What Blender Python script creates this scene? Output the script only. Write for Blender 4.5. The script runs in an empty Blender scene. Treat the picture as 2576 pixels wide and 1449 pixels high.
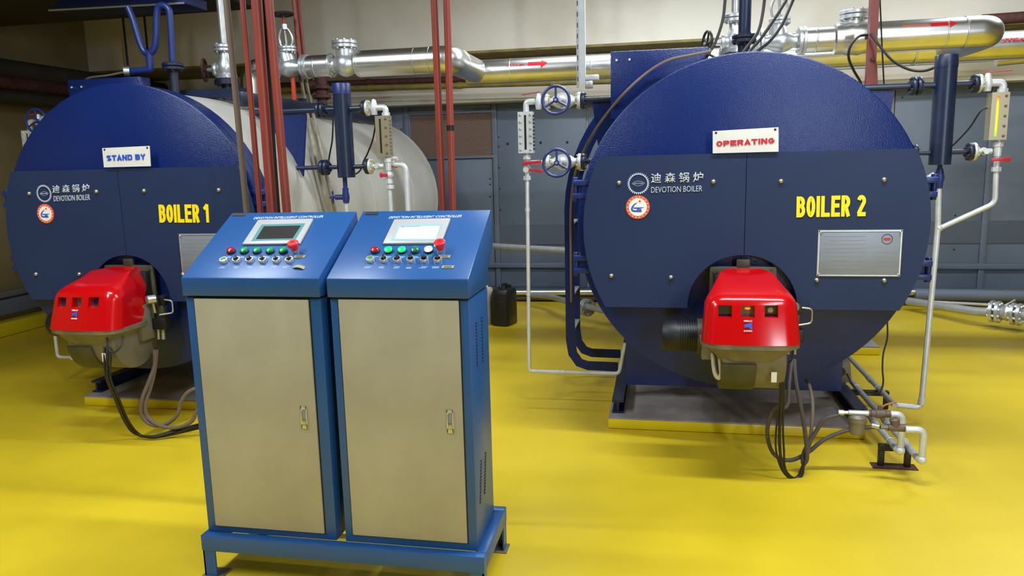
import bpy, bmesh, math, random
from mathutils import Vector, Matrix
random.seed(7)
sc = bpy.context.scene
COL = sc.collection
PI = math.pi

# ------------------------------------------------------------------ camera
W, H, F = 2576.0, 1449.0, 1880.0
CAM = Vector((0, 0, 1.6))
yaw, pit, rol = math.radians(11.2), math.radians(9.5), math.radians(-1.4)
fw = Vector((-math.sin(yaw)*math.cos(pit), math.cos(yaw)*math.cos(pit), -math.sin(pit)))
r0 = Vector((math.cos(yaw), math.sin(yaw), 0)); u0 = r0.cross(fw)
rt = r0*math.cos(rol)+u0*math.sin(rol); up = -r0*math.sin(rol)+u0*math.cos(rol)
cd = bpy.data.cameras.new('camera'); cam = bpy.data.objects.new('camera', cd); COL.objects.link(cam)
M3 = Matrix((rt, up, -fw)).transposed()
cam.matrix_world = Matrix.Translation(CAM) @ M3.to_4x4()
cd.sensor_width = 36; cd.lens = F/W*36; cd.clip_start = .05
sc.camera = cam
sc.view_settings.view_transform = 'Standard'; sc.view_settings.look = 'None'
sc.view_settings.exposure = 0.18; sc.view_settings.gamma = 1; sc.view_settings.use_curve_mapping = False
wd = bpy.data.worlds.new('world'); sc.world = wd; wd.use_nodes = True
wd.node_tree.nodes['Background'].inputs[0].default_value = (.75, .8, .9, 1)
wd.node_tree.nodes['Background'].inputs[1].default_value = .12

def lamp(name, loc, target, size, size_y, power, col=(.83, .925, 1.0)):
    l = bpy.data.lights.new(name, 'AREA'); l.shape = 'RECTANGLE'; l.size = size; l.size_y = size_y
    l.energy = power; l.color = col
    o = bpy.data.objects.new(name, l); COL.objects.link(o); o.location = loc
    o.rotation_euler = (Vector(target)-Vector(loc)).to_track_quat('-Z', 'Y').to_euler()
    return o
DOWN = lambda p: (p[0], p[1], 0)
for nm, p, sx, sy, pw in (('tube_light_front_left', (-3.1, .8, 4.14), .16, 2.4, 150), ('tube_light_front_right', (2.2, .3, 4.14), .16, 2.4, 80),
                  ('tube_light_boilers_right', (.9, 3.0, 4.14), 2.4, .16, 150), ('tube_light_boilers_left', (-3.0, 2.9, 4.14), 1.2, .16, 60),
                  ('tube_light_wall_middle', (.1, 6.2, 3.5), 2.4, .16, 88), ('tube_light_wall_right', (2.9, 6.2, 3.5), 1.2, .16, 58)):
    lamp(nm, p, DOWN(p), sx, sy, pw)
lamp('tube_light_behind_right', (3.35, -3.4, 2.25), (1.0, 4, 1.5), .25, 1.4, 125)

# ------------------------------------------------------------------ unproject helpers (pixel of the 2576x1449 frame -> world point)
def ray(x, y): return fw + rt*((x-W/2)/F) - up*((y-H/2)/F)
def P(x, y, Y=None, Z=None, X=None):
    d = ray(x, y)
    t = (Y-CAM.y)/d.y if Y is not None else (Z-CAM.z)/d.z if Z is not None else (X-CAM.x)/d.x
    return CAM + d*t
def PP(x, y, p0, n):
    d = ray(x, y); return CAM + d*((Vector(p0)-CAM).dot(n)/d.dot(n))

# ------------------------------------------------------------------ materials
def lin(c):
    if isinstance(c, str): c = tuple(int(c[i:i+2], 16)/255 for i in (0, 2, 4))
    return tuple(v/12.92 if v <= .04045 else ((v+.055)/1.055)**2.4 for v in c)
MATS = {}
def mat(name, c, rough=.5, metal=0., var=.0, vscale=6., c2=None, bump=0., bscale=60., emit=0., spec=.5, coat=0., alpha=None, rvar=0., stretch=None, vpos=(.35, .7)):
    m = bpy.data.materials.new(name); m.use_nodes = True; nt = m.node_tree; b = nt.nodes['Principled BSDF']
    b.inputs['Base Color'].default_value = (*lin(c), 1); b.inputs['Roughness'].default_value = rough
    b.inputs['Metallic'].default_value = metal; b.inputs['Specular IOR Level'].default_value = spec
    if coat: b.inputs['Coat Weight'].default_value = coat; b.inputs['Coat Roughness'].default_value = .06
    tc = nt.nodes.new('ShaderNodeTexCoord'); src = tc.outputs['Object']
    if stretch:
        mp = nt.nodes.new('ShaderNodeMapping'); mp.inputs['Scale'].default_value = stretch
        nt.links.new(src, mp.inputs[0]); src = mp.outputs[0]
    if c2 is not None or var or rvar:
        n = nt.nodes.new('ShaderNodeTexNoise'); n.inputs['Scale'].default_value = vscale; n.inputs['Detail'].default_value = 5
        nt.links.new(src, n.inputs['Vector'])
        r = nt.nodes.new('ShaderNodeValToRGB'); e = r.color_ramp.elements
        if c2 is None:
            L = lin(c); e[0].color = (*[v*(1-var) for v in L], 1); e[1].color = (*[min(1, v*(1+var*.6)) for v in L], 1)
        else: e[0].color = (*lin(c2), 1); e[1].color = (*lin(c), 1)
        e[0].position, e[1].position = vpos
        nt.links.new(n.outputs['Fac'], r.inputs[0]); nt.links.new(r.outputs[0], b.inputs['Base Color'])
        if rvar:
            mr = nt.nodes.new('ShaderNodeMapRange'); mr.inputs['To Min'].default_value = rough-rvar; mr.inputs['To Max'].default_value = rough+rvar
            nt.links.new(n.outputs['Fac'], mr.inputs[0]); nt.links.new(mr.outputs[0], b.inputs['Roughness'])
    if bump:
        n2 = nt.nodes.new('ShaderNodeTexNoise'); n2.inputs['Scale'].default_value = bscale; n2.inputs['Detail'].default_value = 3
        nt.links.new(src, n2.inputs['Vector'])
        bp = nt.nodes.new('ShaderNodeBump'); bp.inputs['Strength'].default_value = bump; bp.inputs['Distance'].default_value = .01
        nt.links.new(n2.outputs['Fac'], bp.inputs['Height']); nt.links.new(bp.outputs[0], b.inputs['Normal'])
    if emit:
        b.inputs['Emission Color'].default_value = (*lin(c), 1); b.inputs['Emission Strength'].default_value = emit
    if alpha is not None:
        b.inputs['Transmission Weight'].default_value = alpha
    MATS[name] = m; return m
mat('floor_yellow', 'd4b622', .38, var=.12, vscale=1.3, bump=.12, bscale=9, rvar=.08)
mat('yellow', 'dcc318', .3, var=.08, vscale=3, bump=.25, bscale=14)
mat('plinth_grey', 'a09896', .7, c2='837a7a', vscale=5)
mat('boiler_blue', '0a2058', .26, var=.08, vscale=3, bump=.22, bscale=170, spec=.42)
mat('slate', '212f50', .5, var=.08, vscale=2, spec=.25)
mat('navy', '14213b', .35, var=.15, vscale=12)
mat('navy_blue', '172a66', .38)
mat('navy_dark', '10182c', .45)
mat('cab_blue', '225088', .34, var=.06, vscale=3)
mat('beige', 'aca690', .5, c2='9c9580', vscale=2.6, bump=.03)
mat('shell_white', 'beb9b0', .42, c2='aea99f', vscale=2)
mat('silver', 'cfd2d4', .36, metal=.75, var=.12, vscale=30)
mat('silver_yellow', 'd8c55e', .45, metal=.2)
mat('white_paint', 'caccce', .4, metal=.3, var=.08, vscale=20)
mat('clad', 'e6e6e4', .3, metal=1., var=.12, vscale=5, bump=.05, bscale=7)
mat('galv', 'c0c0bc', .38, metal=.8, var=.15, vscale=20)
mat('pipe_grey', 'aeb0b4', .45, metal=.35, var=.1, vscale=15)
mat('red_pipe', '9a3a29', .45, c2='74322c', vscale=3, stretch=(1, 1, .5))
mat('post_red', '7e2e26', .5, c2='66281f', vscale=5)
mat('red_bright', 'c8452a', .45, var=.1)
mat('rust', '5a2e26', .75, c2='3a221e', vscale=20)
mat('brown_pipe', '6e5a50', .55, c2='57453f', vscale=8)
mat('cream_pipe', 'b4a890', .55, c2='8f8470', vscale=9)
mat('red_lever', 'ab2430', .4)
mat('hood_red', 'b8060c', .17, spec=.5)
mat('burner_grey', '7d7666', .5, metal=.25, c2='6a6456', vscale=9)
mat('burner_dark', '4a4a38', .5, metal=.2, c2='3b3a2c', vscale=9)
mat('black', '0a0a0c', .5)
mat('rubber', '1b1817', .5)
mat('hose', '4a4240', .6)
mat('conduit_grey', '6a5a50', .6)
mat('beige_cable', 'b9a98a', .5)
mat('cream_wall', 'ded6c8', .8, c2='cabfae', vscale=1.2, bump=.03, vpos=(.3, .6))
mat('cream_shade', 'b8a674', .75, c2='9c8a58', vscale=2)
mat('olive', '8f7f3a', .6, c2='6e6030', vscale=6)
mat('panel', '6e7888', .5, c2='626c7b', vscale=1.6, var=.1)
mat('panel_dark', '525a68', .5)
mat('ceil', '74726e', .9)
mat('duct_dark', '3c352c', .8, c2='2c2620', vscale=3)
mat('wall_left', '8a7a52', .8, c2='7c6c46', vscale=2)
mat('red', 'c81018', .35)
mat('dark_red', 'a01020', .3)
mat('letter_yellow', 'f4d800', .5)
mat('letter_silver', 'b4bac6', .5)
mat('letter_blue', '2450b8', .5)
mat('letter_red', 'b81030', .5)
mat('white', 'e6e4dc', .5)
mat('sign_white', 'dcdad6', .5, c2='cecac4', vscale=6)
mat('orange', 'e0582c', .5)
mat('brass', 'b8ad96', .3, metal=.8)
mat('plate', '868c98', .5, metal=.25, var=.08, vscale=4, stretch=(1, 1, 14))
mat('plate_ink', '82878f', .5)
mat('bezel', 'a9a6a4', .4)
mat('teal', '3f7f80', .35)
mat('teal_pale', '92aeb2', .35)
mat('screen_off', '2e2b2a', .2)
mat('screen_on', 'f4fbff', .3, emit=1.5)
mat('screen_red', 'e04060', .3, emit=.8)
mat('screen_blue', '6080f0', .3, emit=.8)
mat('lamp_red', 'a8141c', .2, coat=.5)
mat('lamp_green', '109850', .2, coat=.5)
mat('lamp_dim', '1c7048', .2, coat=.5)
mat('lamp_lit', '00f060', .3, emit=1.1)
mat('lamp_hot', 'a0ffe0', .3, emit=4.)
mat('push_green', '4f8038', .35)
mat('estop', 'e02c30', .3)
mat('tag', '9a9068', .6)
mat('ink', '1a1614', .6)
mat('paint_white', 'c8d4e8', .6)
mat('wood', 'a06a3a', .5)
mat('glow_orange', 'ff5a10', .4, emit=3.)
mat('window_dark', '18203a', .12, coat=.4)
mat('window_grey', '6a6058', .2, coat=.4)
mat('can_black', '1c1b1a', .35, bump=.4, bscale=60)
mat('can_white', 'bdb69e', .5)
mat('gauge_face', 'a49a80', .3, metal=.5)
# two-colour water gauge glow (a lit gauge: gradient along its own height)
def gauge_mat():
    m = bpy.data.materials.new('gauge_glow'); m.use_nodes = True; nt = m.node_tree; b = nt.nodes['Principled BSDF']
    tc = nt.nodes.new('ShaderNodeTexCoord'); sp = nt.nodes.new('ShaderNodeSeparateXYZ'); r = nt.nodes.new('ShaderNodeValToRGB')
    nt.links.new(tc.outputs['Generated'], sp.inputs[0]); nt.links.new(sp.outputs['Z'], r.inputs[0])
    e = r.color_ramp.elements; e[0].color = (.2, .8, .02, 1); e[1].color = (.9, .1, .02, 1)
    e2 = r.color_ramp.elements.new(.45); e2.color = (.75, .75, .01, 1); e3 = r.color_ramp.elements.new(.8); e3.color = (.95, .45, .01, 1)
    nt.links.new(r.outputs[0], b.inputs['Base Color']); nt.links.new(r.outputs[0], b.inputs['Emission Color']); b.inputs['Emission Strength'].default_value = 1.1
    MATS['gauge_glow'] = m
gauge_mat()
def mesh_mat():
    m = mat('mesh', '6e564c', .8); nt = m.node_tree; b = nt.nodes['Principled BSDF']
    tc = nt.nodes.new('ShaderNodeTexCoord'); mp = nt.nodes.new('ShaderNodeMapping'); mp.inputs['Rotation'].default_value = (PI/2, 0, 0)
    br = nt.nodes.new('ShaderNodeTexBrick'); br.inputs['Scale'].default_value = 1.
    for k, v in (('Brick Width', .032), ('Row Height', .016), ('Mortar Size', .0045)): br.inputs[k].default_value = v
    br.inputs['Color1'].default_value = (*lin('3c2c28'), 1); br.inputs['Color2'].default_value = (*lin('46332d'), 1); br.inputs['Mortar'].default_value = (*lin('8c7064'), 1)
    nt.links.new(tc.outputs['Object'], mp.inputs[0]); nt.links.new(mp.outputs[0], br.inputs['Vector']); nt.links.new(br.outputs['Color'], b.inputs['Base Color'])
mesh_mat()

# ------------------------------------------------------------------ mesh builder
WL = {}
def V(*a): return Vector(a[0]) if len(a) == 1 else Vector(a)
def frame(d):
    d = d.normalized(); a = Vector((0, 0, 1)) if abs(d.z) < .9 else Vector((1, 0, 0))
    x = a.cross(d).normalized(); return x, d.cross(x)
class MB:
    def __init__(s): s.v = []; s.f = []
    def add(s, vs, fs):
        o = len(s.v); s.v += [Vector(p) for p in vs]; s.f += [tuple(i+o for i in f) for f in fs]; return s
    def box(s, c, d, R=None):
        c = V(c); hx, hy, hz = d[0]/2, d[1]/2, d[2]/2
        vs = [Vector((x*hx, y*hy, z*hz)) for x in (-1, 1) for y in (-1, 1) for z in (-1, 1)]
        if R: vs = [R @ p for p in vs]
        return s.add([c+p for p in vs], [(0, 1, 3, 2), (4, 6, 7, 5), (0, 4, 5, 1), (2, 3, 7, 6), (0, 2, 6, 4), (1, 5, 7, 3)])
    def span(s, a, b): 
        a, b = V(a), V(b); return s.box((a+b)/2, [abs(b[i]-a[i]) for i in range(3)])
    def lathe(s, p, d, prof, n=20, a0=0, a1=2*PI, caps=True):
        p, d = V(p), V(d).normalized(); x, y = frame(d); full = abs(a1-a0-2*PI) < 1e-6
        m = n if full else n+1; o = len(s.v)
        for (h, r) in prof:
            for i in range(m):
                a = a0+(a1-a0)*i/n; s.v.append(p+d*h+(x*math.cos(a)+y*math.sin(a))*max(r, 1e-5))
        for k in range(len(prof)-1):
            for i in range(n):
                j = (i+1) % m; s.f.append((o+k*m+i, o+k*m+j, o+(k+1)*m+j, o+(k+1)*m+i))
        if caps and full:
            s.f.append(tuple(o+i for i in range(m))[::-1]); s.f.append(tuple(o+(len(prof)-1)*m+i for i in range(m)))
        return s
    def cyl(s, a, b, r, n=14, r2=None):
        a, b = V(a), V(b); return s.lathe(a, b-a, [(0, r), ((b-a).length, r if r2 is None else r2)], n)
    def torus(s, c, ax, R, r, n=28, m=8):
        c, ax = V(c), V(ax).normalized(); x, y = frame(ax); o = len(s.v)
        for i in range(n):
            a = 2*PI*i/n; e = x*math.cos(a)+y*math.sin(a)
            for j in range(m):
                b = 2*PI*j/m; s.v.append(c+e*(R+r*math.cos(b))+ax*r*math.sin(b))
        for i in range(n):
            for j in range(m):
                s.f.append((o+i*m+j, o+((i+1) % n)*m+j, o+((i+1) % n)*m+(j+1) % m, o+i*m+(j+1) % m))
        return s
    def tube(s, pts, r, n=10, smooth=True, sub=6):
        pts = [V(p) for p in pts]
        if smooth and len(pts) > 2: pts = catmull(pts, sub)
        o = len(s.v); t = (pts[1]-pts[0]).normalized(); x, y = frame(t)
        for k, p in enumerate(pts):
            t2 = (pts[min(k+1, len(pts)-1)]-pts[max(k-1, 0)]).normalized()
            q = t.rotation_difference(t2); x = q @ x; t = t2; x = (x-t*x.dot(t)).normalized(); y = t.cross(x)
            rr = r[k] if isinstance(r, list) else r
            for i in range(n):
                a = 2*PI*i/n; s.v.append(p+(x*math.cos(a)+y*math.sin(a))*rr)
        for k in range(len(pts)-1):
            for i in range(n):
                j = (i+1) % n; s.f.append((o+k*n+i, o+k*n+j, o+(k+1)*n+j, o+(k+1)*n+i))
        s.f.append(tuple(o+i for i in range(n))[::-1]); s.f.append(tuple(o+(len(pts)-1)*n+i for i in range(n)))
        return s
    def pipe(s, pts, r, rad=None, n=12):      # straight runs with rounded elbows
        return s.tube(round_path(pts, rad or r*2.2), r, n, smooth=False)
    def prism(s, poly, ax):                   # poly: 3d points of a planar outline, ax: extrusion vector
        poly = [V(p) for p in poly]; ax = V(ax); n = len(poly)
        return s.add(poly+[p+ax for p in poly], [tuple(range(n)), tuple(range(2*n-1, n-1, -1))]+[(i, i+n, (i+1) % n+n, (i+1) % n) for i in range(n)])
    def ball(s, c, r, n=10, m=6, sc_=(1, 1, 1)):
        c = V(c); o = len(s.v)
        for k in range(m+1):
            t = PI*k/m
            for i in range(n):
                a = 2*PI*i/n; s.v.append(c+Vector((r*math.sin(t)*math.cos(a)*sc_[0], r*math.sin(t)*math.sin(a)*sc_[1], r*math.cos(t)*sc_[2])))
        for k in range(m):
            for i in range(n):
                j = (i+1) % n; s.f.append((o+k*n+i, o+k*n+j, o+(k+1)*n+j, o+(k+1)*n+i))
        return s
    def hexa(s, a, b, r): return s.cyl(a, b, r, 6)
    def build(s, name, m, parent=None, bevel=0., smooth=True, label=None, ang=35):
        me = bpy.data.meshes.new(name); me.from_pydata([tuple(p) for p in s.v], [], s.f)
        return finish(name, me, m, parent, bevel, smooth, label, ang)
def finish(name, me, m, parent=None, bevel=0., smooth=True, label=None, ang=35, fix=True):
    bm = bmesh.new(); bm.from_mesh(me)
    bmesh.ops.remove_doubles(bm, verts=bm.verts, dist=1e-6)
    if fix: bmesh.ops.recalc_face_normals(bm, faces=bm.faces)
    if bevel:
        es = [e for e in bm.edges if len(e.link_faces) == 2 and e.calc_face_angle(0) > .6]
        bmesh.ops.bevel(bm, geom=es, offset=bevel, segments=2, profile=.5, affect='EDGES', clamp_overlap=True)
    bm.to_mesh(me); bm.free()
    lo = Vector([min(v.co[i] for v in me.vertices) for i in range(3)]); hi = Vector([max(v.co[i] for v in me.vertices) for i in range(3)])
    c = (lo+hi)/2
    if parent is None: c.z = lo.z
    me.transform(Matrix.Translation(-c))
    if smooth:
        me.polygons.foreach_set('use_smooth', [True]*len(me.polygons)); me.set_sharp_from_angle(angle=math.radians(ang))
    me.materials.append(MATS[m])
    o = bpy.data.objects.new(name, me); COL.objects.link(o)
    if parent: o.parent = parent; o.location = c-WL[parent.name]
    else: o.location = c
    WL[o.name] = c
    if label: o['label'] = label
    return o
def catmull(p, sub):
    q = [p[0]*2-p[1]]+p+[p[-1]*2-p[-2]]; out = []
    for i in range(1, len(q)-2):
        a, b, c, d = q[i-1], q[i], q[i+1], q[i+2]
        for k in range(sub):
            t = k/sub; out.append(.5*((2*b)+(c-a)*t+(2*a-5*b+4*c-d)*t*t+(3*b-a-3*c+d)*t**3))
    return out+[p[-1]]
def round_path(pts, rad, n=5):
    pts = [V(p) for p in pts]; out = [pts[0]]
    for i in range(1, len(pts)-1):
        a, b, c = pts[i-1], pts[i], pts[i+1]; u, w = (a-b), (c-b); r = min(rad, u.length*.49, w.length*.49)
        s0, s1 = b+u.normalized()*r, b+w.normalized()*r
        for k in range(n+1):
            t = k/n; out.append(s0*(1-t)**2+b*2*t*(1-t)+s1*t*t)
    return out+[pts[-1]]
def thing(name, label, cat, loc=(0, 0, 0), group=None):
    o = bpy.data.objects.new(name, None); COL.objects.link(o); o.location = loc; o.empty_display_size = .1
    WL[o.name] = V(loc); return tag(o, label, cat, group)
def tag(o, label, cat, group=None, kind=None):
    o['label'] = label; o['category'] = cat
    if group: o['group'] = group
    if kind: o['kind'] = kind
    return o
def struct(o): o['kind'] = 'structure'; return o
def dup(o, loc, parent):                        # alike pieces share mesh data
    c = o.copy(); COL.objects.link(c); c.parent = parent; c.location = V(loc)-WL[parent.name]; WL[c.name] = V(loc); return c
FONT_CACHE = {}
def text_mesh(body, bold=0., shear=0.):
    cu = bpy.data.curves.new('text', 'FONT'); cu.body = body; cu.size = 1; cu.resolution_u = 3; cu.offset = bold; cu.shear = shear
    o = bpy.data.objects.new('text', cu); COL.objects.link(o)
    dg = bpy.context.evaluated_depsgraph_get(); dg.update()
    me = bpy.data.meshes.new_from_object(o.evaluated_get(dg)); bpy.data.objects.remove(o); bpy.data.curves.remove(cu)
    xs = [v.co.x for v in me.vertices]; ys = [v.co.y for v in me.vertices]
    return me, min(xs), max(xs), min(ys), max(ys)
def text(name, body, bl, br, tl, m, parent, bold=0., shear=0., thick=.003, mapf=None):
    me, x0, x1, y0, y1 = text_mesh(body, bold, shear)
    bm = bmesh.new(); bm.from_mesh(me); bmesh.ops.remove_doubles(bm, verts=bm.verts, dist=1e-5)
    bl, br, tl = V(bl), V(br), V(tl); u, w = br-bl, tl-bl; n = u.cross(w).normalized()
    ext = bmesh.ops.extrude_face_region(bm, geom=list(bm.faces)); vs = {g for g in ext['geom'] if isinstance(g, bmesh.types.BMVert)}
    for v in bm.verts:
        a, b = (v.co.x-x0)/(x1-x0), (v.co.y-y0)/(y1-y0); h = thick if v in vs else 0
        v.co = mapf(a, b, h) if mapf else bl+u*a+w*b+n*h
    bm.to_mesh(me); bm.free(); me.name = name
    return finish(name, me, m, parent, smooth=False)

# heavy block lettering drawn as ribbons (cell height 1)
def _arc(cx, cy, rx, ry, a0, a1, n=8): return [(cx+rx*math.cos(math.radians(a0+(a1-a0)*i/n)), cy+ry*math.sin(math.radians(a0+(a1-a0)*i/n))) for i in range(n+1)]
def glyph(ch, w, s):
    h0, h1, l, r, c, m = s/2, 1-s/2, s/2, w-s/2, w/2, .53
    k = min(.16, (r-l)*.6)
    bow = lambda x, ya, yb: [(l, yb)]+[(x-k, yb)]+_arc(x-k, (ya+yb)/2, k, (yb-ya)/2, 90, -90)+[(l, ya)]
    V_ = [(l, 0), (l, 1)]
    return {'B': [V_, bow(r-.02, m, h1), bow(r, h0, m)], 'O': [_arc(c, .5, r-c, h1-.5, 90, 450, 24)], 'I': [[(s/2, 0), (s/2, 1)]], 'L': [[(l, 1), (l, h0), (w, h0)]],
            'E': [V_, [(l, h1), (w, h1)], [(l, m), (w*.92, m)], [(l, h0), (w, h0)]], 'R': [V_, bow(r-.01, m-.05, h1), [(c, m-.05), (r+.01, 0)]], 'P': [V_, bow(r, m-.08, h1)],
            '1': [[(0, .74), (w-s/2, .97)], [(w-s/2, 0), (w-s/2, 1)]], '2': [_arc(c, .72, r-c, h1-.72, 165, -20, 9)+[(l, h0+.02)], [(l-s*.3, h0), (w, h0)]],
            'T': [[(0, h1), (w, h1)], [(c, 0), (c, 1)]], 'A': [[(l*.7, 0), (c, h1), (w-l*.7, 0)], [(l+.06, .28), (r-.06, .28)]], 'N': [V_, [(l, .97), (r, .03)], [(r, 0), (r, 1)]],
            'D': [V_, [(l, h1), (r-k, h1)]+_arc(r-k, .5, k, h1-.5, 90, -90)+[(l, h0)]], 'Y': [[(l*.7, 1), (c, .45), (w-l*.7, 1)], [(c, 0), (c, .5)]],
            'G': [_arc(c, .5, r-c, h1-.5, 40, 330, 16)+[(r, .46), (c+.02, .46)]], 'S': [_arc(c, .735, r-c, h1-.735, 25, 265, 10)+_arc(c, .265, r-c, .265-h0, 85, -155, 10)]}[ch]
def block(name, body, bl, br, tl, m, parent, wid, s, thick=.003, gap=.09, space=.3):
    bl, br, tl = V(bl), V(br), V(tl); cell = {'I': s, '1': s*1.7}; x = 0; segs = []
    for ch in body:
        if ch == ' ': x += space; continue
        w = cell.get(ch, wid)
        for pl in glyph(ch, w, s): segs.append([(x+a, b) for a, b in pl])
        x += w+gap
    T = x-gap; u, v_ = (br-bl)/T, tl-bl; n = u.cross(v_).normalized(); mb = MB()
    for si, pl in enumerate(segs):
        L, N, th = [], len(pl), thick+.00025*(si % 4); closed = math.dist(pl[0], pl[-1]) < 1e-6
        for i in range(N):
            a = pl[i-1] if i else (pl[-2] if closed else pl[0]); b = pl[i]; c = pl[i+1] if i < N-1 else (pl[1] if closed else pl[-1])
            d1 = Vector((b[0]-a[0], b[1]-a[1])); d2 = Vector((c[0]-b[0], c[1]-b[1]))
            if d1.length < 1e-6: d1 = d2
            if d2.length < 1e-6: d2 = d1
            d1.normalize(); d2.normalize(); n1 = Vector((-d1.y, d1.x)); t = Vector((-(d1+d2).y, (d1+d2).x))
            if t.length < .2: t = n1
            t.normalize(); t = t*(s/2/max(.45, t.dot(n1))); L.append((b[0]+t.x, b[1]+t.y, b[0]-t.x, b[1]-t.y))
        o = len(mb.v)
        for q in L:
            for h in (0, th):
                mb.v += [bl+u*q[0]+v_*q[1]+n*h, bl+u*q[2]+v_*q[3]+n*h]
        for i in range(N-1):
            A, B = o+4*i, o+4*i+4
            mb.f += [(A+2, A+3, B+3, B+2), (A, B, B+1, A+1), (A, A+2, B+2, B), (A+1, B+1, B+3, A+3)]
        mb.f += [(o, o+1, o+3, o+2), (o+4*N-4, o+4*N-2, o+4*N-1, o+4*N-3)]
    return mb.build(name, m, parent, smooth=False)

# ================================================================== setting
fl = MB().span((-6.75, -5.2, -.06), (6.8, 9.1, 0)).build('floor', 'floor_yellow', smooth=False); struct(fl)
ce = MB().span((-6.75, -5.2, 4.2), (6.8, 9.1, 4.28)).build('ceiling', 'ceil', smooth=False); struct(ce)
wl = MB().span((-6.75, -5.2, 0), (-6.6, 9.1, 4.2)).build('wall_left', 'wall_left', smooth=False); struct(wl)
wr = MB().span((6.7, -5.2, 0), (6.8, 9.1, 4.2)).build('wall_right', 'wall_left', smooth=False); struct(wr)
wf = MB().span((-6.6, -5.2, 0), (6.7, -5.1, 4.2)).build('wall_front', 'wall_left', smooth=False); struct(wf)
wb = MB().span((-6.6, 8.95, 0), (6.7, 9.1, 4.2)).build('wall_back', 'cream_wall', smooth=False); struct(wb)
# upper beam, lower band beam
b1 = MB().span((-6.6, 8.0, 2.78), (6.7, 8.94, 4.2)).build('trim_1', 'cream_wall', smooth=False); struct(b1)
b2 = MB().span((-6.6, 8.62, 2.3), (6.7, 8.95, 2.52)).build('trim_2', 'cream_wall', smooth=False); struct(b2)
b3 = MB().span((-6.6, 8.0, 2.755), (6.7, 8.95, 2.78)).build('trim_3', 'olive', smooth=False); struct(b3)
kerb = MB().span((-6.6, 3.0, 0), (-6.42, 8.9, .14)).build('baseboard_left', 'yellow', bevel=.02); struct(kerb)
kb = MB().span((-6.3, 8.5, 0), (6.7, 8.93, .1)).build('baseboard_back', 'panel_dark', bevel=.01); struct(kb)

struct(MB().span((-6.6, 3.0, .2), (-6.52, 8.9, .35)).build('trim_5', 'panel', bevel=.004))
struct(MB().span((-6.6, 3.0, .37), (-6.54, 8.9, .43)).build('trim_6', 'ceil', bevel=.004))
# grey sheet cladding of the back wall: one panel per sheet, with stiles between
YW = 8.9
def wx(px, py=450): return P(px, py, Y=YW).x
xs = [-6.3, -5.0, wx(880), wx(1027), wx(1250), wx(1478), wx(1700), wx(1950), wx(2238), wx(2488), 5.2, 6.7]
for a, b in zip(xs[:-1], xs[1:]):
    if abs(a-wx(1027)) < .01:
        MB().span((a+.02, YW, .1), (b-.05, YW+.04, P(1140, 398, Y=YW).z)).build('panel', 'panel', wb, bevel=.006)
        MB().span((a+.02, YW, P(1140, 280, Y=YW).z+.02), (b-.05, YW+.04, 2.3)).build('panel', 'panel', wb, bevel=.006)
    else:
        MB().span((a+.012, YW, .1), (b-.012, YW+.04, 2.3)).build('panel', 'panel', wb, bevel=.006)
for x in (wx(1029), wx(1248), wx(2484)):
    MB().span((x-.03, YW-.03, .1), (x+.03, YW, 2.3)).build('stile', 'panel', wb, bevel=.004)
for (z0, z1) in ((.62, .86), ):
    MB().span((-6.3, YW-.015, z0), (6.7, YW, z1)).build('dark_rail', 'panel_dark', wb)
MB().span((-6.3, YW-.05, .34), (6.7, YW, .4)).build('rail', 'panel', wb, bevel=.004)
holes = MB()
for (x, y) in ((1277, 362), (1360, 359), (1427, 358), (1255, 345), (1255, 369), (1256, 422), (1258, 475), (1259, 528), (1233, 450), (1233, 464), (1233, 495),
               (2403, 542), (2400, 628), (2470, 390), (2270, 245), (1010, 325), (1262, 579), (1262, 598)):
    p = P(x, y, Y=YW); holes.cyl(p+V(0, -.004, 0), p+V(0, .01, 0), .016 if y in (362, 359, 358) else .009, 10)
h = holes.build('bolt_hole', 'black', wb); h['kind'] = 'stuff'
g = thing('vent_grille', 'brown mesh vent grille set in the grey wall panels behind the red conduits', 'grille', P(1140, 396, Y=YW-.02))
a, b = P(1036, 396, Y=YW-.02), P(1242, 283, Y=YW-.02)
MB().span((a.x, YW-.01, a.z), (b.x, YW+.03, b.z)).build('mesh', 'mesh', g, smooth=False)
for (c, d) in (((a.x-.03, a.z-.03), (b.x+.03, a.z)), ((a.x-.03, b.z), (b.x+.03, b.z+.03)), ((a.x-.03, a.z), (a.x, b.z)), ((b.x, a.z), (b.x+.03, b.z))):
    MB().span((c[0], YW-.03, c[1]), (d[0], YW+.01, d[1])).build('frame_bar', 'panel', g, bevel=.003)

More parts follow.
